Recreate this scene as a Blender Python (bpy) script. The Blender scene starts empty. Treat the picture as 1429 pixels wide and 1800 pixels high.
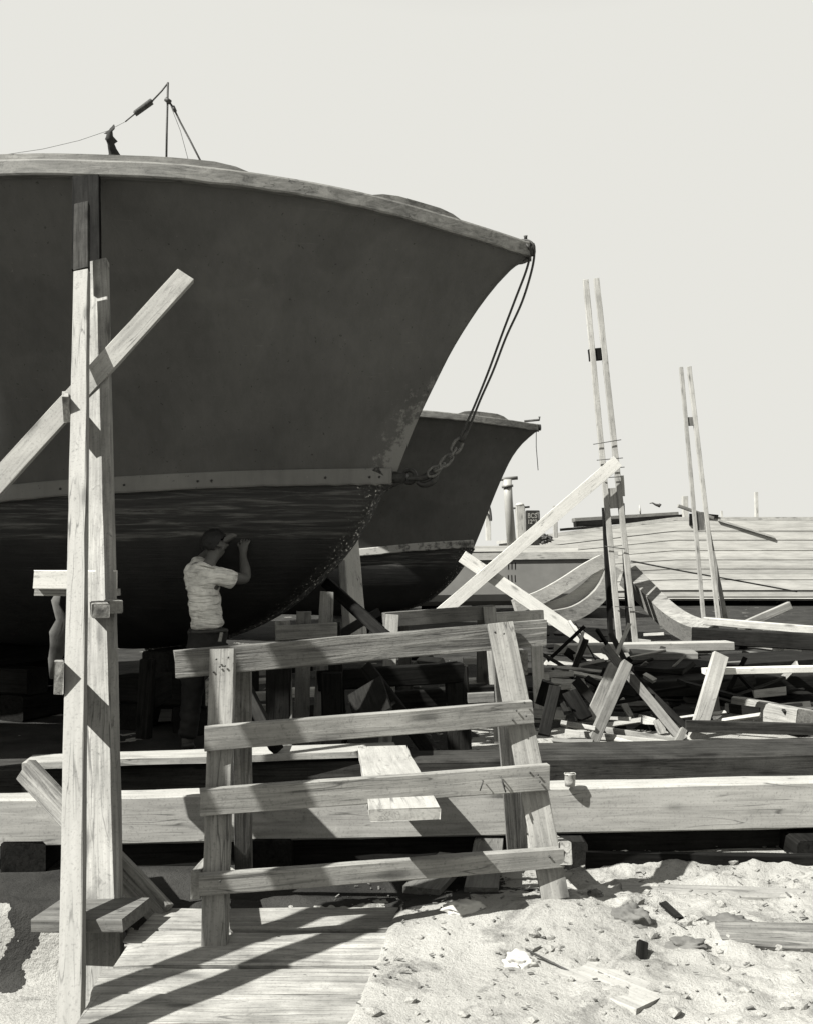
import bpy, bmesh, math, random
from mathutils import Vector, Matrix, noise as mnoise

# ------------------------------------------------------------------ camera, sky, sun, exposure
SC = bpy.context.scene
COL = SC.collection
F, CX, HY, H = 1750.0, 714.5, 975.0, 1.45          # focal length and horizon in photo pixels, eye height in m
cam_d = bpy.data.cameras.new('camera')
cam = bpy.data.objects.new('camera', cam_d); COL.objects.link(cam)
cam.location = (0, 0, H); cam.rotation_euler = (math.radians(90), 0, 0)
cam_d.sensor_fit = 'VERTICAL'; cam_d.sensor_height = 36.0; cam_d.sensor_width = 36.0 * 1429 / 1800
cam_d.lens = 36.0 * F / 1800.0
cam_d.shift_y = (HY - 900.0) / 1800.0
cam_d.clip_start = 0.05; cam_d.clip_end = 3000
SC.camera = cam

SUN_DIR = Vector((0.82, 0.45, -1.0)).normalized()   # the way the light travels
to_sun = -SUN_DIR
elev = math.asin(to_sun.z); azim = math.atan2(to_sun.x, to_sun.y)
world = bpy.data.worlds.new('World'); SC.world = world; world.use_nodes = True
wn = world.node_tree.nodes; wl = world.node_tree.links
wn.clear()
sky = wn.new('ShaderNodeTexSky'); sky.sky_type = 'NISHITA'; sky.sun_disc = False
sky.sun_elevation = elev; sky.sun_rotation = azim
sky.air_density = 1.0; sky.dust_density = 1.2; sky.ozone_density = 1.0
bw = wn.new('ShaderNodeRGBToBW'); wl.new(sky.outputs[0], bw.inputs[0])
tint = wn.new('ShaderNodeMix'); tint.data_type = 'RGBA'; tint.blend_type = 'MULTIPLY'; tint.inputs[0].default_value = 1.0
cl = wn.new('ShaderNodeMath'); cl.operation = 'MINIMUM'; cl.inputs[1].default_value = 1.78
wl.new(bw.outputs[0], cl.inputs[0])
comb = wn.new('ShaderNodeCombineColor')
for i in range(3): wl.new(cl.outputs[0], comb.inputs[i])
wl.new(comb.outputs[0], tint.inputs[6]); tint.inputs[7].default_value = (1.0, 0.99, 0.93, 1)
bg = wn.new('ShaderNodeBackground'); bg.inputs[1].default_value = 0.148
wl.new(tint.outputs[2], bg.inputs[0])
wo = wn.new('ShaderNodeOutputWorld'); wl.new(bg.outputs[0], wo.inputs[0])
sun_d = bpy.data.lights.new('sun', 'SUN'); sun_d.energy = 5.0; sun_d.angle = math.radians(0.5)
sun_d.color = (1.0, 0.985, 0.94)
sun = bpy.data.objects.new('sun', sun_d); COL.objects.link(sun)
sun.rotation_euler = SUN_DIR.to_track_quat('-Z', 'Y').to_euler()
SC.view_settings.view_transform = 'Standard'; SC.view_settings.look = 'None'
SC.view_settings.gamma = 1.0; SC.view_settings.use_curve_mapping = False
SC.view_settings.exposure = 1.6
SC.cycles.max_bounces = 5; SC.cycles.diffuse_bounces = 3

R = random.Random(7)

# ------------------------------------------------------------------ helpers
def P(x, y, D):
    return Vector(((x - CX) * D / F, D, H - (y - HY) * D / F))
def G(x, y, z=0.0):
    """the point seen at a pixel on a level surface of height z"""
    D = (H - z) * F / (y - HY)
    return P(x, y, D)
def tag(o, label=None, cat=None, group=None, kind=None):
    if label: o['label'] = label
    if cat: o['category'] = cat
    if group: o['group'] = group
    if kind: o['kind'] = kind
    return o
def empty(name, loc, label, cat, group=None):
    o = bpy.data.objects.new(name, None); COL.objects.link(o); o.location = loc
    o.empty_display_size = 0.1
    return tag(o, label, cat, group)
def link(name, me, mat, parent=None, M=None, smooth=False):
    o = bpy.data.objects.new(name, me); COL.objects.link(o)
    if mat is not None and not me.materials: me.materials.append(mat)
    if smooth:
        for p in me.polygons: p.use_smooth = True
    M = M if M is not None else Matrix.Identity(4)
    if parent is not None:
        o.parent = parent
        W = Matrix.Identity(4); q = parent; chain = []
        while q: chain.append(q); q = q.parent
        for q in reversed(chain): W = W @ q.matrix_basis
        M = W.inverted() @ M
    o.matrix_basis = M
    return o
def mesh(name, verts, faces):
    me = bpy.data.meshes.new(name); me.from_pydata([tuple(v) for v in verts], [], faces); me.update()
    return me
def fix_normals(me):
    b = bmesh.new(); b.from_mesh(me); bmesh.ops.recalc_face_normals(b, faces=b.faces); b.to_mesh(me); b.free()
    return me

def board_mesh(name, L, w, t, rough=0.0015, cham=None, seg=0.22, bow=0.0, seed=0, endjit=0.004):
    rr = random.Random(seed)
    c = cham if cham is not None else min(w, t) * 0.07
    prof = [(-w/2 + c, -t/2), (w/2 - c, -t/2), (w/2, -t/2 + c), (w/2, t/2 - c),
            (w/2 - c, t/2), (-w/2 + c, t/2), (-w/2, t/2 - c), (-w/2, -t/2 + c)]
    n = max(2, int(L / seg) + 1)
    vs, fs = [], []
    for i in range(n + 1):
        s = i / n; x = L * s
        b = bow * 4 * s * (1 - s)
        for k, (a, d) in enumerate(prof):
            j = rough
            ex = rr.uniform(-1, 1) * endjit if i in (0, n) else 0
            vs.append((x + ex, a + rr.uniform(-j, j) + b, d + rr.uniform(-j, j)))
    for i in range(n):
        for k in range(8):
            a = i * 8 + k; b2 = i * 8 + (k + 1) % 8
            fs.append((a, b2, b2 + 8, a + 8))
    fs.append(tuple(reversed(range(8)))); fs.append(tuple(n * 8 + k for k in range(8)))
    return fix_normals(mesh(name, vs, fs))
SEED = [100]
def board(name, p0, p1, w, t, mat, parent=None, hint=(0, -1, 0), label=None, cat=None, group=None, bow=0.0, rough=0.0015, front=True, endjit=0.004):
    """a sawn board between two points; the points lie on the middle line of its wide face that looks along hint"""
    SEED[0] += 1
    p0, p1 = Vector(p0), Vector(p1)
    ax = (p1 - p0); L = ax.length; ax.normalize()
    h = Vector(hint); n = (h - ax * h.dot(ax)).normalized()
    y = n.cross(ax).normalized()
    org = p0 - (n * t / 2 if front else Vector((0, 0, 0)))
    M = Matrix(((ax.x, y.x, n.x, org.x), (ax.y, y.y, n.y, org.y), (ax.z, y.z, n.z, org.z), (0, 0, 0, 1)))
    me = board_mesh(name, L, w, t, rough=rough, bow=bow, seed=SEED[0], endjit=endjit)
    o = link(name, me, mat, parent, M)
    if label: tag(o, label, cat, group)
    return o
def tube_mesh(name, pts, r, n=10, cap=True, radii=None, closed=False):
    pts = [Vector(p) for p in pts]; vs, fs = [], []
    m = len(pts); up = None
    for i, p in enumerate(pts):
        if closed: d = pts[(i + 1) % m] - pts[i - 1]
        else: d = pts[min(i + 1, m - 1)] - pts[max(i - 1, 0)]
        d.normalize()
        if up is None: up = Vector((0, 0, 1)) if abs(d.z) < .9 else Vector((1, 0, 0))
        a = d.cross(up)
        if a.length < 1e-4: a = d.orthogonal()
        a.normalize(); b = d.cross(a).normalized(); up = -b if (-b).length else up
        rr = radii[i] if radii else r
        for k in range(n):
            q = 2 * math.pi * k / n
            vs.append(p + a * math.cos(q) * rr + b * math.sin(q) * rr)
    for i in range(m if closed else m - 1):
        for k in range(n):
            a0 = i * n + k; a1 = i * n + (k + 1) % n
            j = ((i + 1) % m) * n
            fs.append((a0, a1, j + (k + 1) % n, j + k))
    if cap and not closed:
        fs.append(tuple(reversed(range(n)))); fs.append(tuple((m - 1) * n + k for k in range(n)))
    return fix_normals(mesh(name, vs, fs))
def tube(name, pts, r, mat, parent=None, n=10, **k):
    M = Matrix.Translation(Vector(pts[0]))
    me = tube_mesh(name, [Vector(p) - Vector(pts[0]) for p in pts], r, n, **k)
    return link(name, me, mat, parent, M, smooth=True)
def box(name, lo, hi, mat, parent=None, cham=0.006, jit=0.0, seed=0):
    rr = random.Random(seed + 5)
    lo, hi = Vector(lo), Vector(hi); c = (lo + hi) / 2
    b = bmesh.new(); bmesh.ops.create_cube(b, size=1.0)
    for v in b.verts:
        v.co = Vector((v.co.x * (hi.x - lo.x), v.co.y * (hi.y - lo.y), v.co.z * (hi.z - lo.z)))
        v.co += Vector([rr.uniform(-jit, jit) for _ in range(3)])
    bmesh.ops.bevel(b, geom=b.edges[:], offset=cham, segments=1, affect='EDGES')
    me = bpy.data.meshes.new(name); b.to_mesh(me); b.free()
    return link(name, me, mat, parent, Matrix.Translation(c))
def lerp_curve(pts, x):
    """piecewise smooth y(x) through points sorted by x, held flat/extended at the ends"""
    if x <= pts[0][0]:
        (x0, y0), (x1, y1) = pts[0], pts[1]; return y0 + (y1 - y0) * (x - x0) / (x1 - x0)
    if x >= pts[-1][0]:
        (x0, y0), (x1, y1) = pts[-2], pts[-1]; return y1 + (y1 - y0) * (x - x1) / (x1 - x0)
    for i in range(len(pts) - 1):
        if pts[i][0] <= x <= pts[i + 1][0]:
            x0, y0 = pts[i]; x1, y1 = pts[i + 1]; t = (x - x0) / (x1 - x0)
            m = lambda k: ((pts[min(k + 1, len(pts) - 1)][1] - pts[max(k - 1, 0)][1]) /
                           (pts[min(k + 1, len(pts) - 1)][0] - pts[max(k - 1, 0)][0]))
            h = x1 - x0; m0, m1 = m(i) * h, m(i + 1) * h
            return (2*t**3 - 3*t*t + 1) * y0 + (t**3 - 2*t*t + t) * m0 + (-2*t**3 + 3*t*t) * y1 + (t**3 - t*t) * m1

# ------------------------------------------------------------------ materials
def mat_new(name):
    m = bpy.data.materials.new(name); m.use_nodes = True
    nt = m.node_tree; b = nt.nodes['Principled BSDF']
    return m, nt, b
def N(nt, kind, **kw):
    n = nt.nodes.new(kind)
    for k, v in kw.items():
        if isinstance(k, str) and hasattr(n, k): setattr(n, k, v)
    return n
def warm(v, w=1.0): return (v, v * (1 - .012 * w), v * (1 - .075 * w), 1)
def ramp(nt, stops):
    r = nt.nodes.new('ShaderNodeValToRGB'); e = r.color_ramp.elements
    while len(e) < len(stops): e.new(0.5)
    for el, (p, v) in zip(e, stops): el.position = p; el.color = v if isinstance(v, tuple) else warm(v)
    return r
def noise_node(nt, vec, scale, detail=5, rough=.55, dist=0.0):
    n = nt.nodes.new('ShaderNodeTexNoise'); n.inputs['Scale'].default_value = scale
    n.inputs['Detail'].default_value = detail; n.inputs['Roughness'].default_value = rough; n.inputs['Distortion'].default_value = dist
    if vec is not None: nt.links.new(vec, n.inputs['Vector'])
    return n
def mix(nt, kind, fac, a, b):
    m = nt.nodes.new('ShaderNodeMix'); m.data_type = 'RGBA'; m.blend_type = kind
    for sock, v in ((m.inputs[0], fac), (m.inputs[6], a), (m.inputs[7], b)):
        if hasattr(v, 'links'): nt.links.new(v, sock)
        else: sock.default_value = v
    return m.outputs[2]
def bump(nt, h, strength, dist, bsdf, prev=None):
    b = nt.nodes.new('ShaderNodeBump'); b.inputs['Strength'].default_value = strength; b.inputs['Distance'].default_value = dist
    nt.links.new(h, b.inputs['Height'])
    if prev is not None: nt.links.new(prev, b.inputs['Normal'])
    nt.links.new(b.outputs[0], bsdf.inputs['Normal']); return b.outputs[0]
def wood(name, dark, light, stain=.35, grain=1.0, bumps=.4, rough=.8, vary=.25, knots=True):
    """sawn timber: grain runs along the object's own X axis"""
    m, nt, b = mat_new(name)
    tc = N(nt, 'ShaderNodeTexCoord'); oi = N(nt, 'ShaderNodeObjectInfo')
    mul = nt.nodes.new('ShaderNodeVectorMath'); mul.operation = 'SCALE'; mul.inputs[0].default_value = (37., 61., 23.)
    nt.links.new(oi.outputs['Random'], mul.inputs['Scale'])
    add = nt.nodes.new('ShaderNodeVectorMath'); nt.links.new(tc.outputs['Object'], add.inputs[0]); nt.links.new(mul.outputs[0], add.inputs[1])
    mp = nt.nodes.new('ShaderNodeMapping'); mp.inputs['Scale'].default_value = (1.3, 26 * grain, 26 * grain); nt.links.new(add.outputs[0], mp.inputs[0])
    g = noise_node(nt, mp.outputs[0], 1.6, 7, .62, 1.1)
    r1 = ramp(nt, [(.30, dark), (.47, dark * .45 + light * .55), (.66, light)]); nt.links.new(g.outputs[0], r1.inputs[0])
    big = noise_node(nt, add.outputs[0], 3.2, 5, .65)
    r2 = ramp(nt, [(.30, (1 - stain,) * 3 + (1,)), (.62, (1, 1, 1, 1))]); nt.links.new(big.outputs[0], r2.inputs[0])
    col = mix(nt, 'MULTIPLY', 1.0, r1.outputs[0], r2.outputs[0])
    fine = noise_node(nt, add.outputs[0], 85, 3, .7)
    r3 = ramp(nt, [(.30, (.62, .62, .62, 1)), (.46, (1, 1, 1, 1))]); nt.links.new(fine.outputs[0], r3.inputs[0])
    col = mix(nt, 'MULTIPLY', .8, col, r3.outputs[0])
    if knots:
        mk = nt.nodes.new('ShaderNodeMapping'); mk.inputs['Scale'].default_value = (2.2, 7.5, 7.5); nt.links.new(add.outputs[0], mk.inputs[0])
        v = nt.nodes.new('ShaderNodeTexVoronoi'); v.inputs['Scale'].default_value = 1.0; nt.links.new(mk.outputs[0], v.inputs['Vector'])
        r4 = ramp(nt, [(.06, (.25, .25, .25, 1)), (.13, (.55, .55, .55, 1)), (.155, (.8, .8, .8, 1)), (.23, (1, 1, 1, 1))]); nt.links.new(v.outputs['Distance'], r4.inputs[0])
        col = mix(nt, 'MULTIPLY', .75, col, r4.outputs[0])
    mc = nt.nodes.new('ShaderNodeMapping'); mc.inputs['Scale'].default_value = (.9, 14, 14); nt.links.new(add.outputs[0], mc.inputs[0])
    ck = noise_node(nt, mc.outputs[0], 1.3, 2, .5, .3); r6 = ramp(nt, [(.485, (1, 1, 1, 1)), (.4975, (.3, .3, .3, 1)), (.51, (1, 1, 1, 1))]); nt.links.new(ck.outputs[0], r6.inputs[0])
    ckm = noise_node(nt, add.outputs[0], 2.1, 2); r7 = ramp(nt, [(.50, (0, 0, 0, 1)), (.58, (1, 1, 1, 1))]); nt.links.new(ckm.outputs[0], r7.inputs[0])
    col = mix(nt, 'MULTIPLY', r7.outputs[0], col, r6.outputs[0])
    sm = noise_node(nt, add.outputs[0], 11, 4, .7, .5); r8 = ramp(nt, [(.27, (.45, .45, .45, 1)), (.36, (1, 1, 1, 1)), (.70, (1, 1, 1, 1)), (.78, (1.25, 1.25, 1.25, 1))]); nt.links.new(sm.outputs[0], r8.inputs[0])
    col = mix(nt, 'MULTIPLY', .8, col, r8.outputs[0])
    vr = nt.nodes.new('ShaderNodeMapRange'); vr.inputs[3].default_value = 1 - vary; vr.inputs[4].default_value = 1 + vary * .35
    nt.links.new(oi.outputs['Random'], vr.inputs[0])
    cc = nt.nodes.new('ShaderNodeCombineColor')
    for i in range(3): nt.links.new(vr.outputs[0], cc.inputs[i])
    col = mix(nt, 'MULTIPLY', 1.0, col, cc.outputs[0])
    nt.links.new(col, b.inputs['Base Color']); b.inputs['Roughness'].default_value = rough
    b.inputs['Specular IOR Level'].default_value = .25 if light > .06 else .03
    p = bump(nt, g.outputs[0], bumps, .006, b); bump(nt, fine.outputs[0], bumps * .5, .002, b, p)
    return m
def plain(name, v, rough=.7, var=.25, scale=6, metal=0.0, bmp=.15, spec=.3):
    m, nt, b = mat_new(name)
    tc = N(nt, 'ShaderNodeTexCoord'); n = noise_node(nt, tc.outputs['Object'], scale, 6, .6)
    r = ramp(nt, [(.3, v * (1 - var)), (.68, v * (1 + var * .6))]); nt.links.new(n.outputs[0], r.inputs[0])
    nt.links.new(r.outputs[0], b.inputs['Base Color']); b.inputs['Roughness'].default_value = rough
    b.inputs['Metallic'].default_value = metal; b.inputs['Specular IOR Level'].default_value = spec
    bump(nt, n.outputs[0], bmp, .01, b); return m

W_BRIGHT = wood('bright new board', .36, .47, stain=.10, grain=.8, bumps=.12, vary=.03, knots=True)
W_NEW = wood('new pine', .18, .29, stain=.2, grain=.8, bumps=.15, vary=.05, knots=True)
W_PALE = wood('planed pine', .15, .20, stain=.10, grain=.7, bumps=.1, vary=.0, knots=True)
W_FLOOR = wood('trodden floor board', .12, .31, stain=.55, grain=1.0, bumps=.6, vary=.12)
W_MID = wood('sawn timber', .11, .25, stain=.35, bumps=.4, vary=.10)
W_WORN = wood('weathered timber', .035, .20, stain=.4, grain=1.25, bumps=1.0, vary=.12)
W_GREY = wood('grey timber', .07, .15, stain=.4, bumps=.5, vary=.2)
W_DEEP = wood('deep-toned timber', .014, .045, stain=.5, bumps=.5, vary=.2)
W_DARK = wood('dark timber', .005, .017, stain=.5, bumps=.4, vary=.35)  # near-black, so shade on shadowed timbers sits partly in the colour
W_FAR = wood('far lumber', .22, .36, stain=.3, bumps=.1, vary=.2)
IRON = plain('rusted iron', .03, .6, .5, 30, .3, .4)
STEEL = plain('painted steel', .08, .5, .2, 5, 0, .1)
CABLE = plain('wire rope', .04, .6, .5, 200, .2, .5)

def hull_paint(name, v, wear=None):
    m, nt, b = mat_new(name)
    tc = N(nt, 'ShaderNodeTexCoord')
    n = noise_node(nt, tc.outputs['Object'], 1.7, 7, .6); r = ramp(nt, [(.32, v * .82), (.66, v * 1.12)]); nt.links.new(n.outputs[0], r.inputs[0])
    sp = noise_node(nt, tc.outputs['Object'], 34, 3, .5); r2 = ramp(nt, [(.27, (.45,) * 3 + (1,)), (.31, (1, 1, 1, 1)), (.74, (1, 1, 1, 1)), (.79, (1.6,) * 3 + (1,))]); nt.links.new(sp.outputs[0], r2.inputs[0])
    mp = nt.nodes.new('ShaderNodeMapping'); mp.inputs['Scale'].default_value = (5, 5, .6); nt.links.new(tc.outputs['Object'], mp.inputs[0])
    st = noise_node(nt, mp.outputs[0], 3, 5, .7); r3 = ramp(nt, [(.35, (.88,) * 3 + (1,)), (.6, (1, 1, 1, 1))]); nt.links.new(st.outputs[0], r3.inputs[0])
    c = mix(nt, 'MULTIPLY', 1, r.outputs[0], r2.outputs[0]); c = mix(nt, 'MULTIPLY', 1, c, r3.outputs[0])
    ms = nt.nodes.new('ShaderNodeMapping'); ms.inputs['Scale'].default_value = (.5, .5, 9); ms.inputs['Rotation'].default_value = (0, .05, 0); nt.links.new(tc.outputs['Object'], ms.inputs[0])
    sc_ = noise_node(nt, ms.outputs[0], 6, 3, .6, .4); r5 = ramp(nt, [(.69, (1, 1, 1, 1)), (.72, (1.25,) * 3 + (1,)), (.75, (1, 1, 1, 1))]); nt.links.new(sc_.outputs[0], r5.inputs[0])
    c = mix(nt, 'MULTIPLY', 1, c, r5.outputs[0])
    pt = noise_node(nt, tc.outputs['Object'], .8, 3, .5, .5); r6 = ramp(nt, [(.40, (.90,) * 3 + (1,)), (.43, (1, 1, 1, 1)), (.60, (1, 1, 1, 1)), (.63, (1.09,) * 3 + (1,))]); nt.links.new(pt.outputs[0], r6.inputs[0])
    c = mix(nt, 'MULTIPLY', 1, c, r6.outputs[0])
    if wear:
        x0, z0, k = wear
        sx = nt.nodes.new('ShaderNodeSeparateXYZ'); nt.links.new(tc.outputs['Object'], sx.inputs[0])
        m1 = nt.nodes.new('ShaderNodeMath'); m1.operation = 'MULTIPLY_ADD'; m1.inputs[1].default_value = -k; m1.inputs[2].default_value = k * z0 - x0; nt.links.new(sx.outputs[2], m1.inputs[0])
        m2 = nt.nodes.new('ShaderNodeMath'); m2.operation = 'ADD'; nt.links.new(m1.outputs[0], m2.inputs[0]); nt.links.new(sx.outputs[0], m2.inputs[1])
        mr1 = nt.nodes.new('ShaderNodeMapRange'); mr1.inputs[1].default_value = -.38; mr1.inputs[2].default_value = .0; nt.links.new(m2.outputs[0], mr1.inputs[0])
        mr2 = nt.nodes.new('ShaderNodeMapRange'); mr2.inputs[1].default_value = z0 + 1.0; mr2.inputs[2].default_value = z0 + .2; nt.links.new(sx.outputs[2], mr2.inputs[0])
        m3 = nt.nodes.new('ShaderNodeMath'); m3.operation = 'MULTIPLY'; nt.links.new(mr1.outputs[0], m3.inputs[0]); nt.links.new(mr2.outputs[0], m3.inputs[1])
        wn_ = noise_node(nt, tc.outputs['Object'], 13, 7, .75); m4 = nt.nodes.new('ShaderNodeMath'); m4.operation = 'MULTIPLY_ADD'; m4.inputs[1].default_value = .42; nt.links.new(m3.outputs[0], m4.inputs[0]); nt.links.new(wn_.outputs[0], m4.inputs[2])
        rw = ramp(nt, [(.66, (0, 0, 0, 1)), (.78, (1, 1, 1, 1))]); nt.links.new(m4.outputs[0], rw.inputs[0])
        c = mix(nt, 'MIX', rw.outputs[0], c, warm(v * 2.1))
    nt.links.new(c, b.inputs['Base Color']); b.inputs['Roughness'].default_value = .62; b.inputs['Specular IOR Level'].default_value = .3
    f = noise_node(nt, tc.outputs['Object'], 60, 4, .6); p = bump(nt, f.outputs[0], .25, .004, b); bump(nt, n.outputs[0], .2, .03, b, p)
    return m
def bottom_paint(name, zs, O=None, th=0.):
    """bare dark planks near the rub rail, black paint with a wavering edge below it"""
    m, nt, b = mat_new(name)
    tc = N(nt, 'ShaderNodeTexCoord')
    mp = nt.nodes.new('ShaderNodeMapping'); mp.inputs['Scale'].default_value = (.8, .8, 16); nt.links.new(tc.outputs['Object'], mp.inputs[0])
    n = noise_node(nt, mp.outputs[0], 2.2, 8, .7, .6)
    r = ramp(nt, [(.36, .006), (.50, .018), (.60, .06), (.72, .13)]); nt.links.new(n.outputs[0], r.inputs[0])
    sx = nt.nodes.new('ShaderNodeSeparateXYZ'); nt.links.new(tc.outputs['Object'], sx.inputs[0])
    w = noise_node(nt, tc.outputs['Object'], 2.5, 4); ma = nt.nodes.new('ShaderNodeMath'); ma.operation = 'MULTIPLY_ADD'; ma.inputs[1].default_value = .12
    nt.links.new(w.outputs[0], ma.inputs[0]); nt.links.new(sx.outputs[2], ma.inputs[2])
    mr = nt.nodes.new('ShaderNodeMapRange'); mr.inputs[1].default_value = zs; mr.inputs[2].default_value = zs + .04; nt.links.new(ma.outputs[0], mr.inputs[0])
    pn = noise_node(nt, tc.outputs['Object'], 5, 5); rp = ramp(nt, [(.35, .005), (.7, .011)]); nt.links.new(pn.outputs[0], rp.inputs[0])
    c = mix(nt, 'MIX', mr.outputs[0], rp.outputs[0], r.outputs[0])
    if O:
        sn_, cs_ = math.sin(th), math.cos(th)
        dt = nt.nodes.new('ShaderNodeVectorMath'); dt.operation = 'DOT_PRODUCT'; dt.inputs[1].default_value = (-sn_, -cs_, 0); nt.links.new(tc.outputs['Object'], dt.inputs[0])
        of = nt.nodes.new('ShaderNodeMath'); of.operation = 'ADD'; of.inputs[1].default_value = sn_ * O.x + cs_ * O.y; nt.links.new(dt.outputs['Value'], of.inputs[0])
        wob = noise_node(nt, tc.outputs['Object'], 7, 5, .7); w2 = nt.nodes.new('ShaderNodeMath'); w2.operation = 'MULTIPLY_ADD'; w2.inputs[1].default_value = -.30; nt.links.new(wob.outputs[0], w2.inputs[0]); nt.links.new(of.outputs[0], w2.inputs[2])
        em = nt.nodes.new('ShaderNodeMapRange'); em.inputs[1].default_value = .0; em.inputs[2].default_value = -.10; nt.links.new(w2.outputs[0], em.inputs[0])
        dn = noise_node(nt, tc.outputs['Object'], 48, 2, .5); rr_ = ramp(nt, [(.40, .012), (.58, .03), (.66, .07), (.70, .55)]); nt.links.new(dn.outputs[0], rr_.inputs[0])
        c = mix(nt, 'MIX', em.outputs[0], c, rr_.outputs[0])
    nt.links.new(c, b.inputs['Base Color']); b.inputs['Roughness'].default_value = .6; b.inputs['Specular IOR Level'].default_value = .3
    bump(nt, n.outputs[0], .5, .01, b); return m
def speckled(name):
    m, nt, b = mat_new(name)
    tc = N(nt, 'ShaderNodeTexCoord'); n = noise_node(nt, tc.outputs['Object'], 42, 3, .6)
    r = ramp(nt, [(.36, .012), (.55, .035), (.62, .10), (.69, .6)]); nt.links.new(n.outputs[0], r.inputs[0])
    nt.links.new(r.outputs[0], b.inputs['Base Color']); b.inputs['Roughness'].default_value = .75
    n2 = noise_node(nt, tc.outputs['Object'], 26, 5, .6); bump(nt, n2.outputs[0], 1., .02, b); return m
HULL = hull_paint('hull paint', .068, (-.1, 2.0, .42)); BOTTOM = bottom_paint('bottom planking', 1.62, P(690, 852, 7.8), math.radians(22)); STEM = speckled('scraped stem')
RAILP = wood('painted rail', .08, .21, stain=.45, grain=.6, bumps=.4, vary=.0, knots=False)
RUBP = hull_paint('rub rail paint', .125)
RUBFLAKE = None
DECKP = plain('deck canvas', .25, .8, .15, 4)

def sand_mat():
    """pale sand; shade under the boats and farther off painted in as a dark tone"""
    m, nt, b = mat_new('sand')
    tc = N(nt, 'ShaderNodeTexCoord'); L = nt.links
    n = noise_node(nt, tc.outputs['Object'], 1.1, 8, .65); r = ramp(nt, [(.3, .18), (.7, .29)]); L.new(n.outputs[0], r.inputs[0])
    f = noise_node(nt, tc.outputs['Object'], 38, 5, .7); r2 = ramp(nt, [(.30, (.30,) * 3 + (1,)), (.36, (.85,) * 3 + (1,)), (.44, (1, 1, 1, 1))]); L.new(f.outputs[0], r2.inputs[0])
    g = noise_node(nt, tc.outputs['Object'], 160, 3, .7); r3 = ramp(nt, [(.3, (.6,) * 3 + (1,)), (.5, (1, 1, 1, 1))]); L.new(g.outputs[0], r3.inputs[0])
    c = mix(nt, 'MULTIPLY', .85, r.outputs[0], r2.outputs[0]); c = mix(nt, 'MULTIPLY', .7, c, r3.outputs[0])
    dp = noise_node(nt, tc.outputs['Object'], 4.3, 7, .72, .6); rd = ramp(nt, [(.30, (.28,) * 3 + (1,)), (.40, (.7,) * 3 + (1,)), (.47, (1, 1, 1, 1))]); L.new(dp.outputs[0], rd.inputs[0])
    c = mix(nt, 'MULTIPLY', .9, c, rd.outputs[0])
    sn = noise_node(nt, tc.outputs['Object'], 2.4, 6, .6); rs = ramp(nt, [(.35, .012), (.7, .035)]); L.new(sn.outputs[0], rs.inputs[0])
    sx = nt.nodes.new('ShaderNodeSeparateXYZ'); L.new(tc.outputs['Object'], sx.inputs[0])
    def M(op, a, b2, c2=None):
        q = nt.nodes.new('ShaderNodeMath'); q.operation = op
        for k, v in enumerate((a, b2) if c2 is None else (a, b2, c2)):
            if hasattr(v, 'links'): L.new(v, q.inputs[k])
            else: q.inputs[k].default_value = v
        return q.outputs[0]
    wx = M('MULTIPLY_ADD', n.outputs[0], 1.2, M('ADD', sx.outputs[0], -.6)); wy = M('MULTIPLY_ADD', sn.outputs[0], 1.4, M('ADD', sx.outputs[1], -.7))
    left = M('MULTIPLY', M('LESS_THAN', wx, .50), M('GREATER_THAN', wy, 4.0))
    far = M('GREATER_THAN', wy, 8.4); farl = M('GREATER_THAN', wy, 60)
    shade_mask = M('MAXIMUM', left, far); 
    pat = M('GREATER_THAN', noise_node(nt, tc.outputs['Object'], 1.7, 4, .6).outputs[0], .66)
    shade_mask = M('MULTIPLY', shade_mask, M('SUBTRACT', 1.0, M('MAXIMUM', pat, farl)))  # shade painted into the sand colour, with pale gaps left as lit patches
    c = mix(nt, 'MIX', shade_mask, c, rs.outputs[0])
    L.new(c, b.inputs['Base Color']); b.inputs['Roughness'].default_value = .95; b.inputs['Specular IOR Level'].default_value = .1
    p = bump(nt, f.outputs[0], .7, .02, b); bump(nt, g.outputs[0], .6, .005, b, p); return m
SAND = sand_mat()

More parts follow.
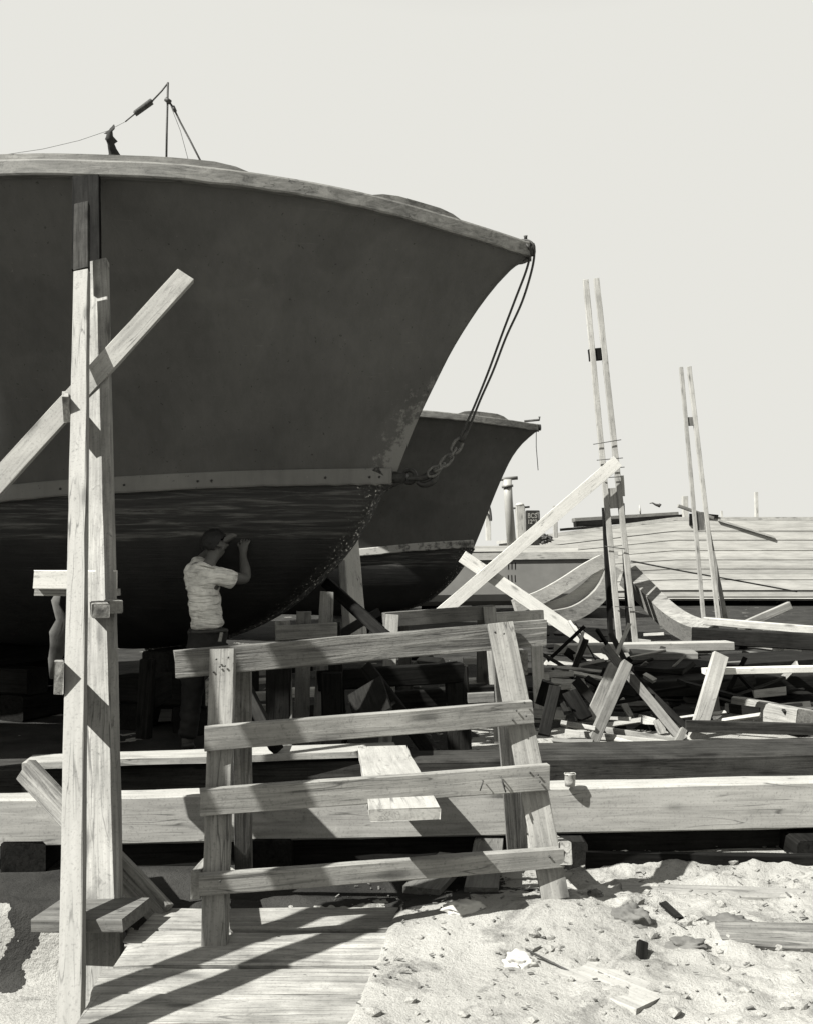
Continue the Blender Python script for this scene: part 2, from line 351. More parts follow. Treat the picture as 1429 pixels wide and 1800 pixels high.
# ------------------------------------------------------------------ ground
def sstep(a, b, v):
    t = max(0., min(1., (v - a) / (b - a))); return t * t * (3 - 2 * t)
def ground_h(x, y):
    if y > 40 or abs(x) > 25: return 0.0
    n1 = mnoise.fractal(Vector((x * 1.3, y * 1.3, 1.7)), 1.0, 2.0, 5)
    n2 = mnoise.fractal(Vector((x * 7.0, y * 7.0, 4.2)), 1.0, 2.0, 5)
    n3 = mnoise.fractal(Vector((x * 22.0, y * 22.0, 9.2)), 1.0, 2.0, 3)
    near = sstep(7.5, 5.2, y)
    xb = -.15 + (y - 3.43) * .152 + .012 * n2             # edge of the heaped sand against the plank floor
    right = sstep(xb - .02, xb + .05, x)
    z = .015 * n1
    z += right * near * sstep(4.95, 4.62, y) * (.035 + (.010 + .018 * sstep(.35, .9, x)) * n2 + (.002 + .010 * sstep(.4, .9, x)) * n3)
    z += math.exp(-((x - .5) / .5) ** 2 - ((y - 3.82) / .3) ** 2) * .075 * near
    z -= .055 * sstep(.5, .9, x) * sstep(4.6, 4.85, y) * sstep(7.2, 6.4, y)
    z += near * sstep(.5, 1.0, x) * sstep(4.15, 4.3, y) * sstep(5.0, 4.85, y) * (.016 * math.sin((y - 4.2) * 21 + .5 * math.sin(x * 5.1) + .35 * math.sin(x * 13)) + .01 * math.sin(x * 12 + y * 4))
    pit = sstep(1.0, .6, x) * sstep(4.12, 4.32, y) * sstep(7.2, 6.4, y)
    z -= .10 * pit
    z -= .22 * sstep(-.98, -1.06, x) * sstep(4.05, 3.9, y)
    fl = (1 - right) * sstep(4.06, 3.98, y)                # dug out under the plank floor
    z = z * (1 - fl) + (-.04 - .22 * sstep(-.98, -1.06, x)) * fl
    strip = (1 - right) * sstep(3.96, 4.02, y) * sstep(4.28, 4.14, y)
    z += strip * (.03 + .02 * n2)
    return z
def axis_vals(dense_lo, dense_hi, step, lo, hi):
    v = []; x = dense_lo
    while x <= dense_hi: v.append(x); x += step
    s = step; x = dense_hi
    while x < hi: s *= 1.18; x += s; v.append(x)
    s = step; x = dense_lo
    while x > lo: s *= 1.18; x -= s; v.insert(0, x)
    return v
xs = axis_vals(-2.2, 2.6, .022, -700, 700); ys = axis_vals(2.9, 5.2, .020, -60, 900)
vs = [(x, y, ground_h(x, y)) for y in ys for x in xs]; nx = len(xs)
fs = [(j * nx + i, j * nx + i + 1, (j + 1) * nx + i + 1, (j + 1) * nx + i) for j in range(len(ys) - 1) for i in range(nx - 1)]
gm = mesh('ground', vs, fs)
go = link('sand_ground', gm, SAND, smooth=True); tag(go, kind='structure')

# ------------------------------------------------------------------ boats
def build_boat(name, label, O, theta, stem_px, low_px, sheer_px, rub_px, L, Bs, Br, s_pow, hp, bp, rub_mat, zblack, keel_end, sc=1.0):
    c, sn = math.cos(theta), math.sin(theta)
    fwd = Vector((c, -sn, 0)); nrm = Vector((-sn, -c, 0))
    O = Vector((O.x, O.y, 0))
    def on_center(px, py):
        k = (px - CX) / F
        s = (k * O.y - O.x) / (c + k * sn); D = O.y - s * sn
        return s, H - (py - HY) * D / F
    st = [on_center(*p) for p in stem_px]; lo = [on_center(*p) for p in low_px]
    s_tip = st[0][0]; s_rub = st[-1][0]
    def W3(s, v, z): q = O + fwd * s + nrm * v; return Vector((q.x, q.y, z))
    def px_of(s, v): q = O + fwd * s + nrm * v; return CX + F * q.x / q.y, q.y
    root = empty(name, W3(s_rub - .5 * L, 0, 0), label, 'boat')
    v_s = lambda u: Bs * (1 - (1 - min(u, 4.4 * sc) / (4.4 * sc)) ** s_pow) + .02
    v_r = lambda u: Br * (1 - (1 - min(u, 5. * sc) / (5. * sc)) ** 1.9)
    sh, rb = sorted(sheer_px), sorted(rub_px)
    def z_at(curve, s, v):
        x, D = px_of(s, v); x = max(x, -260)
        return H - (lerp_curve(curve, x) - HY) * D / F
    NI, NJ = 64, 20
    # stem profile by height fraction
    zt, zr = st[0][1], st[-1][1]
    prof = sorted(((zt - z) / (zt - zr), s) for s, z in st)
    def stem_s(t): return lerp_curve(prof, t)
    def top_pt(i, j, side, out=0.0):
        a = (i / NI) ** 1.7; t = j / NJ
        us, ur = L * a, (L - (s_tip - s_rub)) * a
        ss, sr = s_tip - us, s_rub - ur
        vs_, vr_ = (v_s(us) if i else .0), (v_r(ur) if i else 0.)
        zs, zr_ = z_at(sh, s_tip - us, v_s(us)), z_at(rb, sr, vr_)
        if i == 0: zs, zr_ = zt, zr
        dev = stem_s(t) - (s_tip + (s_rub - s_tip) * t)
        s = ss + (sr - ss) * t + dev * math.exp(-us / (1.1 * sc))
        g = 1 - (1 - t) ** 1.45
        flat = min(1, us / (2.5 * sc)); g = g * (1 - .35 * flat) + t * .35 * flat
        v = vs_ + (vr_ - vs_) * g
        return s, (v + out) * side, zs + (zr_ - zs) * t
    def grid(fn, n, m):
        V, Fc = [], []
        for i in range(n + 1):
            for j in range(m + 1): V.append(fn(i, j))
        for i in range(n):
            for j in range(m):
                a = i * (m + 1) + j; Fc.append((a, a + 1, a + m + 2, a + m + 1))
        return V, Fc
    V, Fc = [], []
    for side in (1, -1):
        v1, f1 = grid(lambda i, j: W3(*top_pt(i, j, side)), NI, NJ)
        k = len(V); V += v1; Fc += [tuple(q + k for q in f) for f in f1]
    k = (NI + 1) * (NJ + 1)                                     # transom above the rub
    for j in range(NJ):
        a = NI * (NJ + 1) + j; Fc.append((a, a + 1, a + 1 + k, a + k))
    me = mesh('topsides', V, Fc); b = bmesh.new(); b.from_mesh(me); bmesh.ops.remove_doubles(b, verts=b.verts, dist=.002)
    bmesh.ops.recalc_face_normals(b, faces=b.faces); b.to_mesh(me); b.free()
    link('topsides', me, hp, root, smooth=True)
    # bottom
    lows = sorted(lo)
    def zk(s): return lerp_curve(lows, s) if s > lows[0][0] else lows[0][1] + (lows[0][0] - s) * keel_end
    def bot_pt(i, j, side):
        a = (i / NI) ** 1.5; t = j / NJ
        ur = (L - (s_tip - s_rub)) * a; s = s_rub - ur
        vr_ = v_r(ur) if i else 0.
        zr_ = z_at(rb, s, vr_) if i else zr
        zb = min(zk(s), zr_)
        v = vr_ * (math.cos(t * math.pi / 2) ** .9); z = zr_ + (zb - zr_) * (math.sin(t * math.pi / 2) ** 1.15)
        return s, v * side, z
    V, Fc = [], []
    for side in (1, -1):
        v1, f1 = grid(lambda i, j: W3(*bot_pt(i, j, side)), NI, NJ)
        k = len(V); V += v1; Fc += [tuple(q + k for q in f) for f in f1]
    k = (NI + 1) * (NJ + 1)
    for j in range(NJ):
        a = NI * (NJ + 1) + j; Fc.append((a, a + 1, a + 1 + k, a + k))
    me = mesh('bottom', V, Fc); b = bmesh.new(); b.from_mesh(me); bmesh.ops.remove_doubles(b, verts=b.verts, dist=.002)
    bmesh.ops.recalc_face_normals(b, faces=b.faces); b.to_mesh(me); b.free()
    link('bottom_planking', me, bp, root, smooth=True)
    # lower stem, a band of scraped timber that follows the fore foot
    bandw = .05 * sc
    V, Fc = [], []
    ls = [lerp_curve([(q / 10., p[0]) for q, p in enumerate(lo)], t / 40. * (len(lo) - 1) / 10.) for t in range(41)]
    lz = [lerp_curve([(q / 10., p[1]) for q, p in enumerate(lo)], t / 40. * (len(lo) - 1) / 10.) for t in range(41)]
    for i in range(41):
        i0, i1 = max(i - 1, 0), min(i + 1, 40)
        t = Vector((ls[i1] - ls[i0], lz[i1] - lz[i0])).normalized(); o2 = Vector((t.y, -t.x))
        if o2.y > 0 and abs(o2.y) > abs(o2.x): o2 = -o2
        if o2.x < 0 and abs(o2.x) > abs(o2.y): o2 = -o2
        rj = R.uniform(-.004, .004)
        for (du, dv) in ((.016, -.03), (.016 + rj, .03), (-.15 * sc + rj, bandw + .08 * sc), (-.15 * sc, -bandw - .08 * sc)):
            V.append(W3(ls[i] + o2.x * du, dv, lz[i] + o2.y * du))
    for i in range(40):
        for k in range(4):
            a = i * 4 + k; b2 = i * 4 + (k + 1) % 4; Fc.append((a, b2, b2 + 4, a + 4))
    Fc += [(0, 1, 2, 3), (160, 161, 162, 163)]
    link('stem_timber', fix_normals(mesh('stem_timber', V, Fc)), STEM, root)
    # deck
    V, Fc = [], []
    for i in range(NI + 1):
        s, v, z = top_pt(i, 0, 1)
        for q in range(9):
            w = -1 + q / 4.; V.append(W3(s, v * w, z - .02 + .10 * (1 - w * w) * min(1, v)))
    for i in range(NI):
        for q in range(8):
            a = i * 9 + q; Fc.append((a, a + 1, a + 10, a + 9))
    link('deck', fix_normals(mesh('deck', V, Fc)), DECKP, root, smooth=True)
    # rails: swept strips round both sides
    def strip(nm, fn, n, hgt, out, mat, drop=0.0, zup=0.0, jit=0.0, i0=0):
        V, Fc = [], []
        idx = [(-1, i) for i in range(n, i0, -1)] + ([(1, 0)] if i0 == 0 else []) + [(1, i) for i in range(max(1, i0), n + 1)]
        if i0: idx = [(1, i) for i in range(i0, n + 1)]
        for side, i in idx:
            s, v, z = fn(i, side)
            o_ = out * side; nose = out * (.35 if i == 0 else 0)
            cz = jit * mnoise.noise(Vector((i * .7, side, z)))
            ring = [(s, v - o_ * .3, z + zup), (s + nose, v + o_, z + zup + .0), (s + nose, v + o_ * 1.12, z + zup - .012), (s + nose, v + o_ * 1.12, z + zup - hgt + .012 + cz), (s + nose, v + o_, z + zup - hgt + cz), (s, v - o_ * .3, z + zup - hgt + cz)]
            for (a, b_, c_) in ring: V.append(W3(a, b_, c_))
        m6 = 6
        for i in range(len(idx) - 1):
            for k in range(m6):
                a = i * m6 + k; b2 = i * m6 + (k + 1) % m6; Fc.append((a, b2, b2 + m6, a + m6))
        Fc += [tuple(range(6)), tuple(len(V) - 6 + k for k in range(6))]
        return link(nm, fix_normals(mesh(nm, V, Fc)), mat, root)
    hg = .105
    strip('gunwale', lambda i, sd: top_pt(i, 0, sd), NI, hg, .05, RAILP, jit=.01)
    strip('rub_rail', lambda i, sd: (lambda q: (q[0], q[1], q[2]))(top_pt(i, NJ, sd)), NI, .125, .055, rub_mat, zup=.125, jit=.012)
    def inset(i0, i1, hgt, nm):
        V, Fc = [], []; n = i1 - i0
        for i in range(i0, i1 + 1):
            s, v, z = top_pt(i, 0, 1); e = min(1, (i - i0) / 2., (i1 - i) / 2.) ** .5 if n else 1
            for (dv, dz) in ((.0, 0), (.0, hgt * e), (-.08, hgt * e), (-.08, 0)): V.append(W3(s, v + dv, z + dz))
        for i in range(n):
            for k in range(4): a = i * 4 + k; b2 = i * 4 + (k + 1) % 4; Fc.append((a, b2, b2 + 4, a + 4))
        Fc += [(0, 1, 2, 3), tuple(n * 4 + k for k in range(4))]
        return link(nm, fix_normals(mesh(nm, V, Fc)), RAILP, root)
    def find_i(px):
        best = 0
        for i in range(NI + 1):
            s, v, z = top_pt(i, 0, 1); x, D = px_of(s, v)
            if x > px: best = i
        return best
    return root, W3, top_pt, inset, find_i, strip, NI, NJ, (s_tip, zt, s_rub, zr)

sheer1 = [(-260, 296), (-60, 288), (80, 284), (200, 287), (300, 291), (400, 301), (500, 315), (600, 333), (700, 357), (800, 386), (880, 411), (930, 428)]
rub1 = [(-260, 912), (80, 876), (200, 868), (400, 858), (550, 854), (690, 852)]
stem1 = [(930, 428), (924, 452), (900, 470), (870, 502), (835, 549), (795, 614), (765, 674), (740, 726), (715, 785), (690, 852)]
low1 = [(690, 852), (668, 868), (650, 905), (612, 965), (560, 1022), (500, 1072), (430, 1108), (360, 1128), (260, 1140)]
O1 = P(690, 852, 7.8)
boat1 = build_boat('workboat', 'large grey-painted boat bow propped up at left, dark bare planking under its rub rail', O1, math.radians(22),
    stem1, low1, sheer1, rub1, 8.5, 2.2, 1.55, 2.4, HULL, BOTTOM, RUBP, 0, .0)
root1, W1, top1, inset1, find1, strip1, NI1, NJ1, info1 = boat1
inset1(find1(815), find1(640), .05, 'toe_rail')
inset1(find1(440), NI1 - 4, .055, 'toe_rail')
# stem iron and bolt heads on the rub rail
s_tip, z_tip, s_rub, z_rub = info1
tow = link('tow_eye', tube_mesh('tow_eye', [W1(s_rub + .05 + .05 * math.cos(a) + .09, 0, z_rub + .06 + .05 * math.sin(a)) for a in [k * math.pi / 8 for k in range(16)]], .018, 8, closed=True), IRON, root1, smooth=True)
tube('stem_lug', [W1(s_rub - .08, 0, z_rub + .055), W1(s_rub + .06, 0, z_rub + .05), W1(s_rub + .12, 0, z_rub + .055)], .05, IRON, root1, radii=[.06, .05, .035])
tube('breast_hook', [W1(s_rub - .25, 0, z_rub - .06), W1(s_rub - .05, 0, z_rub - .01), W1(s_rub + .10, 0, z_rub + .04)], .03, IRON, root1)
for i, px in enumerate((676, 655, 575, 384, 352, 226, 108)):
    bi = min(range(NI1 + 1), key=lambda k: abs(CX + F * W1(*top1(k, NJ1, 1)).x / W1(*top1(k, NJ1, 1)).y - px))
    s, v, z = top1(max(bi, 1), NJ1, 1)
    tube('bolt', [W1(s, v + .05, z + .062), W1(s, v + .068, z + .055)], .009, IRON, root1, n=8)
tube('fairlead', [W1(s_tip - .03, .0, z_tip - .01), W1(s_tip - .03, .0, z_tip + .05), W1(s_tip - .03, 0, z_tip + .06)], .02, IRON, root1, radii=[.018, .012, .016])
tube('stem_head_plate', [W1(s_tip - .1, 0, z_tip - .045), W1(s_tip + .035, 0, z_tip - .05)], .05, IRON, root1, n=8)

sheer2 = [(300, 702), (500, 709), (735, 721), (800, 727), (870, 735), (945, 746)]
rub2 = [(300, 1000), (500, 989), (635, 978), (740, 968), (838, 962)]
stem2 = [(945, 746), (942, 760), (925, 772), (902, 800), (884, 835), (865, 880), (848, 925), (832, 964)]
low2 = [(832, 964), (815, 992), (795, 1018), (770, 1042), (740, 1062), (690, 1076), (640, 1083)]
def flake():
    m, nt, b = mat_new('flaking rail paint')
    tc = N(nt, 'ShaderNodeTexCoord'); n = noise_node(nt, tc.outputs['Object'], 9, 6, .7); r = ramp(nt, [(.34, .04), (.42, .12), (.50, .26)]); nt.links.new(n.outputs[0], r.inputs[0])
    nt.links.new(r.outputs[0], b.inputs['Base Color']); b.inputs['Roughness'].default_value = .8; return m
boat2 = build_boat('workboat', 'second grey boat bow farther back, its rub rail covered with flaking pale paint', P(832, 964, 16.0), math.radians(22),
    stem2, low2, sheer2, rub2, 8.5, 2.2, 1.55, 2.4, hull_paint('second hull paint', .075), bottom_paint('second bottom planking', 1.28, P(832, 964, 16.0), math.radians(22)), flake(), 0, .0)
root2, W2, top2, inset2, find2, strip2, NI2, NJ2, info2 = boat2
inset2(find2(890), find2(800), .07, 'toe_rail')
st2, zt2, sr2, zr2 = info2
tube('bow_line', [W2(st2 - .03, 0, zt2), W2(st2 - .03, 0, zt2 - .35), W2(st2, 0, zt2 - .72)], .006, CABLE, root2, n=6)
tube('bow_chock', [W2(st2 - .22, 0, zt2 + .06), W2(st2 + .02, 0, zt2 + .07), W2(st2 + .02, 0, zt2 + .12)], .018, IRON, root2)
tube('beak_cap', [W2(st2 - .35, 0, zt2 - .05), W2(st2 + .04, 0, zt2 - .05)], .05, IRON, root2)

# keel blocks under both boats
def crib(nm_label, cx, cy, ztop, ang, n, w=.9):
    r = empty('keel_block', (cx, cy, 0), nm_label, 'keel block')
    z = 0; k = 0; hgt = ztop / n
    while k < n:
        a = ang + (math.pi / 2 if k % 2 else 0); d = Vector((math.cos(a), math.sin(a), 0)); e = Vector((-d.y, d.x, 0))
        for q in (-1, 1) if k < n - 1 else (0,):
            c0 = Vector((cx, cy, z + hgt)) + e * q * .3
            board('timber', c0 - d * w / 2, c0 + d * w / 2, .26, hgt - .003, W_DARK, r, hint=(0, 0, 1))
        z += hgt; k += 1
c, sn = math.cos(math.radians(22)), math.sin(math.radians(22))
for i, (s, lab) in enumerate(((-1.9, 'dark timber blocking stacked under the forefoot of the large boat'), (-3.7, 'dark timber blocking under the large boat, farther aft at left'))):
    q = W1(s, 0, 0); crib(lab, q.x, q.y, min(1.05, z_rub) * .63 if i == 0 else .68, math.radians(68), 3)
q = W2(-1.8, 0, 0); crib('dark timber blocking under the second boat', q.x, q.y, .42, math.radians(68), 2)

# ------------------------------------------------------------------ rigging on the large boat
mast = empty('antenna_mast', P(293, 285, 7.4), 'thin upright pole with guy wires and a coiled spring on the large boat deck', 'mast')
tube('pole', [P(293, 300, 7.4), P(294, 230, 7.4), P(296, 145, 7.4)], .008, IRON, mast, n=8)
tube('clamp', [P(292, 174, 7.38), P(300, 180, 7.38)], .018, IRON, mast, n=8)
tube('stay', [P(299, 180, 7.4), P(306, 190, 7.4), P(318, 215, 7.4), P(334, 245, 7.4), P(360, 296, 7.3)], .007, CABLE, mast, n=8)
tube('turnbuckle', [P(305, 187, 7.39), P(309, 196, 7.39)], .013, IRON, mast, n=8)
tube('guy_line', [P(300, 184, 7.5), P(318, 230, 7.6), P(334, 290, 7.8)], .002, CABLE, mast, n=6)
sp = [P(296, 146, 7.4), P(285, 160, 7.4), P(268, 178, 7.4)]
tube('wire', sp, .006, CABLE, mast, n=6)
coil = []
a0, a1 = P(268, 178, 7.4), P(238, 200, 7.4)
for k in range(110):
    t = k / 109; q = a0.lerp(a1, t); d = (a1 - a0).normalized(); u = d.orthogonal().normalized(); v = d.cross(u)
    coil.append(q + u * .018 * math.cos(k * 1.05) + v * .018 * math.sin(k * 1.05))
tube('spring', coil, .006, IRON, mast, n=6)
tube('wire', [a1, P(228, 208, 7.4), P(221, 214, 7.4)], .005, CABLE, mast, n=6)
tube('wire', [P(221, 214, 7.4), P(190, 230, 7.3), P(140, 247, 7.2), P(76, 262, 7.0), P(-80, 285, 6.8)], .0016, CABLE, mast, n=6)

def crumple(name, pts_rings, mat, parent=None, label=None, cat=None, n=14, amp=.02, seed=0):
    V, Fc = [], []
    o0 = Vector(pts_rings[0][0])
    for (p, rx, ry) in pts_rings:
        for k in range(n):
            a = 2 * math.pi * k / n
            q = Vector(p) + Vector((rx * math.cos(a), ry * math.sin(a), 0))
            q += Vector((mnoise.noise(q * 9 + Vector((seed, 0, 0))), mnoise.noise(q * 9 + Vector((0, seed, 7))), mnoise.noise(q * 7 + Vector((3, 0, seed))))) * amp
            V.append(q - o0)
    m = len(pts_rings)
    for i in range(m - 1):
        for k in range(n): Fc.append((i * n + k, i * n + (k + 1) % n, (i + 1) * n + (k + 1) % n, (i + 1) * n + k))
    Fc += [tuple(range(n)), tuple((m - 1) * n + k for k in range(n))]
    o = link(name, fix_normals(mesh(name, V, Fc)), mat, parent, Matrix.Translation(o0), smooth=True)
    if label: tag(o, label, cat)
    return o
CLOTH_D = plain('dark cloth', .02, .95, .6, 14, 0, .8)
rings = []
for k, (y, w) in enumerate(((228, 3), (233, 8), (240, 11), (247, 13), (256, 9), (265, 11), (272, 10), (282, 10))):
    rings.append((P(190 + (k % 3) + k * .5, y, 6.75), w * 6.75 / F, w * .6 * 6.75 / F))
rings = [(P(190 + dx, y, 6.75), w * 6.75 / F, w * .5 * 6.75 / F) for dx, y, w in ((0, 227, 2), (0, 231, 6), (-2, 235, 11), (0, 238, 8), (2, 245, 9), (3, 251, 13), (2, 255, 9), (1, 262, 9), (2, 268, 12), (1, 274, 10), (2, 284, 10))]
crumple('hanging_rag', rings, CLOTH_D, label='dark crumpled cloth hanging from the wire above the deck edge', cat='cloth', amp=.07, n=22)

# ------------------------------------------------------------------ bow sling
tipw = W1(s_tip - .02, 0, z_tip); TD = tipw.y
GALV = plain('worn galvanised iron', .10, .5, .5, 40, .2, .4)
sl = empty('bow_sling', W1(s_rub + .15, 0, z_rub), 'doubled wire rope with hook and chain links hanging from the large boat bow tip', 'wire sling')
def spline(pts, n=8):
    out = []
    for i in range(len(pts) - 1):
        p0, p1, p2, p3 = pts[max(i - 1, 0)], pts[i], pts[i + 1], pts[min(i + 2, len(pts) - 1)]
        for k in range(n):
            t = k / n
            out.append(.5 * ((2 * p1) + (-p0 + p2) * t + (2 * p0 - 5 * p1 + 4 * p2 - p3) * t * t + (-p0 + 3 * p1 - 3 * p2 + p3) * t ** 3))
    out.append(pts[-1]); return out
Dm = 7.55
tube('cable', spline([P(916, 422, TD - .03), P(930, 424, TD - .06), P(938, 436, TD - .06), P(935, 470, 7.42), P(917, 530, 7.48), P(889, 592, Dm), P(866, 652, Dm), P(843, 704, Dm), P(824, 752, Dm), P(810, 778, Dm)]), .0088, CABLE, sl, n=8)
tube('cable', spline([P(920, 426, TD - .03), P(928, 434, TD - .09), P(930, 450, 7.4), P(924, 476, 7.42), P(905, 526, 7.45), P(883, 584, Dm), P(857, 655, Dm - .02), P(834, 712, Dm - .02), P(816, 752, Dm - .02), P(806, 776, Dm)]), .0088, CABLE, sl, n=8)
def link_ring(name, c0, ang, l, w, r, twist=0.0):
    c0 = Vector(c0); pts = []
    dx, dz = math.cos(ang), math.sin(ang)
    for k in range(20):
        a = 2 * math.pi * k / 20; e = 2.2
        X = l / 2 * math.copysign(abs(math.cos(a)) ** (2 / e), math.cos(a)); Y = w / 2 * math.copysign(abs(math.sin(a)) ** (2 / e), math.sin(a))
        pts.append(c0 + Vector((X * dx, 0, X * dz)) + Y * (Vector((-dz, 0, dx)) * math.cos(twist) + Vector((0, 1, 0)) * math.sin(twist)))
    return tube(name, pts, r * .95, GALV, sl, n=8, closed=True)
tube('splice', [P(820, 757, Dm), P(810, 777, Dm)], .02, CABLE, sl, radii=[.016, .024])
link_ring('thimble', P(803, 784, Dm), math.radians(62), .12, .065, .012)
link_ring('chain_link', P(795, 796, Dm), math.radians(55), .085, .045, .011, 1.3)
link_ring('shackle', P(784, 810, Dm + .02), math.radians(45), .12, .06, .011, .2)
link_ring('chain_link', P(772, 822, Dm + .04), math.radians(40), .09, .05, .014, 1.1)
link_ring('shackle', P(762, 829, Dm + .05), math.radians(38), .10, .06, .013, .3)
hook = [P(x, y, 7.62) for x, y in ((716, 842), (728, 841), (738, 841), (748, 838), (757, 833), (764, 836), (762, 845), (752, 851), (741, 852), (733, 847))]
tube('hook', spline(hook, 5), .022, IRON, sl, n=10, radii=[.018 + .012 * math.sin(math.pi * k / 45) for k in range(46)])

# ------------------------------------------------------------------ shores and staging at the left
def A_D(y): return (4.66 + 0) / (1 - .1147 * 0 - .73 * (HY - y) / F)
stag = empty('staging_upright', P(125, 1725, 3.6), 'bright pine upright leaning back against the boat at far left, cleats nailed to its edge', 'staging upright')
board('upright', P(121, 1830, 3.36), P(142, 474, 5.72), .084, .045, W_PALE, stag)
board('splice_board', P(142, 472, 5.76), P(143, 356, 6.12), .088, .04, W_DEEP, stag)  # upper piece toned dark in place of shade under the gunwale
board('cleat', P(117, 720, 5.05), P(117, 708, 5.6), .13, .034, W_MID, stag, hint=(-1, 0, 0), front=False)
board('cleat', P(104, 1192, 4.12), P(104, 1186, 4.6), .137, .038, W_MID, stag, hint=(-1, 0, 0), front=False)
board('hull_shore', P(176, 1800, 3.62), P(164, 458, 6.02), .165, .05, W_MID, label='wide weathered plank leaning behind the bright pine upright at far left', cat='plank')
board('hull_shore', P(151, 470, 6.15), P(151, 303, 6.50), .175, .04, W_DARK, label='short dark plank upright against the hull just under the gunwale at left', cat='plank')  # near-black colour stands in for the gunwale's shade on this plank
board('diagonal_brace', P(-40, 885, 5.1), P(327, 482, 5.70), .112, .035, W_NEW, label='pale diagonal board crossing the tall staging planks, free end pointing up right', cat='brace')
board('ledger_board', P(60, 1019, 4.74), P(200, 1019, 4.74), .09, .06, W_BRIGHT, label='upper pale crosspiece behind the bright upright at far left', cat='board')
board('ledger_board', P(60, 1041, 4.80), P(203, 1042, 4.80), .035, .09, W_MID, label='thin strip nailed just below the upper pale crosspiece at far left', cat='board')
def pbox(name, x0, x1, y0, y1, D0, depth, mat, label, cat, group=None, skew=0):
    a, b = P(x0, y1, D0), P(x1, y0, D0)
    o = board(name, Vector(((a.x + b.x) / 2, D0, (a.z + b.z) / 2)), Vector(((a.x + b.x) / 2 + skew, D0 + depth, (a.z + b.z) / 2)), b.z - a.z, b.x - a.x, mat, None, hint=(1, 0, 0), front=False)
    return tag(o, label, cat, group)
pbox('outrigger', 163, 193, 1061, 1086, 4.35, .62, W_MID, 'nearer of two short beam ends sticking out beside the wide plank at left', 'beam', skew=-.22)
pbox('outrigger', 192, 217, 1055, 1078, 4.55, .5, W_MID, 'farther of two short beam ends sticking out beside the wide plank at left', 'beam', skew=-.25)
board('ground_brace', P(40, 1352, 4.45), P(282, 1610, 3.93), .105, .045, W_WORN, label='dark weathered brace slanting down to the ground behind the bright upright', cat='brace')
board('staging_step', P(85, 1596, 3.80), P(240, 1596, 3.74), .24, .05, W_GREY, hint=(0, 0, 1), label='short thick grey plank lying level at the foot of the bright upright', cat='plank')
board('footing_block', P(140, 1566, 4.1), P(209, 1563, 4.1), .09, .10, W_NEW, label='small pale block under the wide plank, behind the grey step at left', cat='block')
board('footing_block', P(150, 1640, 4.02), P(222, 1640, 4.02), .10, .10, W_DARK, label='dark block holding up the grey step at the foot of the staging', cat='block')
rings = [(P(104 + dx, y, 5.2), w * 5.2 / F, w * .5 * 5.2 / F) for dx, y, w in ((0, 1040, 2), (-2, 1065, 9), (2, 1090, 16), (4, 1115, 20), (0, 1140, 17), (-4, 1165, 12), (-4, 1190, 9))]
crumple('canvas_bundle', rings, plain('old canvas', .05, .95, .5, 8, 0, .6), label='dark crumpled canvas hanging behind the bright upright at far left', cat='canvas', amp=.05)

# plank floor at the bottom left
for i, (y0, y1, lab) in enumerate(((1596, 1634, 'farthest'), (1636, 1655, 'third'), (1657, 1698, 'second'), (1700, 1745, 'nearest'), (1748, 1800, 'bottommost'))):
    a0, a1 = G(0, y0, .03).y, G(0, y1, .03).y; w = a0 - a1 - .004; D = (a0 + a1) / 2
    names = {'farthest': 'floor plank farthest from the viewer, behind the sawhorse foot', 'third': 'narrow floor plank just beyond the sawhorse foot', 'second': 'floor plank under the left foot of the big sawhorse',
             'nearest': 'floor plank running just in front of the left foot of the big sawhorse', 'bottommost': 'floor plank at the very bottom edge of the view'}
    board('floor_plank', Vector((-1.0 - .03 * (i % 2), D, .03 - .003 * (i % 2))), Vector((.02 + .02 * i, D + .01 * (-1) ** i, .03 - .003 * (i % 2))), w, .045, W_FLOOR, hint=(0, 0, 1), label=names[lab], cat='plank', group='planks of the floor at bottom left', rough=.004, endjit=.02)

# ------------------------------------------------------------------ the big sawhorse
sh_ = empty('sawhorse', P(600, 1620, 4.0) * 1.0, 'big weathered sawhorse of nailed boards standing in the foreground', 'sawhorse'); 
hz = sh_
board('top_rail', P(309, 1169, 3.935), P(960, 1112, 4.17), .108, .045, W_WORN, hz, rough=.003, endjit=.008)
board('leg', P(391, 1141, 3.895), P(376, 1678, 3.60), .096, .042, W_MID, hz)
board('leg', P(879, 1094, 4.09), P(976, 1580, 3.84), .106, .042, W_MID, hz)
board('leg', P(424, 1140, 3.99), P(428, 1545, 4.50), .075, .042, W_WORN, hz)
board('leg', P(882, 1110, 4.24), P(912, 1530, 4.62), .095, .042, W_WORN, hz)
board('side_rail', P(360, 1300, 3.745), P(936, 1252, 3.965), .092, .042, W_MID, hz)
board('side_rail', P(353, 1412, 3.685), P(966, 1367, 3.90), .098, .042, W_MID, hz)
board('bottom_rail', P(351, 1558, 3.61), P(990, 1509, 3.845), .075, .042, W_MID, hz)
board('end_tie', P(362, 1218, 3.88), P(372, 1206, 4.3), .10, .03, W_WORN, hz, hint=(-1, 0, 0))
board('end_tie', P(916, 1165, 4.12), P(908, 1160, 4.46), .10, .05, W_WORN, hz, hint=(1, 0, 0), front=False)
board('end_tie', P(344, 1556, 3.64), P(390, 1500, 4.45), .10, .035, W_MID, hz, hint=(-1, 0, 0), front=False)
board('end_tie', P(993, 1500, 3.85), P(960, 1480, 4.6), .085, .05, W_MID, hz, hint=(1, 0, 0), front=False)
def nail(x, y, D, parent, r=.0038, bent=0):
    p = P(x, y, D)
    if bent: tube('nail', [p, p + Vector((0, -.012, .0)), p + Vector((-.012 * bent, -.02, -.035))], .0028, IRON, parent, n=6)
    else: tube('nail', [p + Vector((0, .004, 0)), p + Vector((0, -.0025, 0))], r, IRON, parent, n=8)
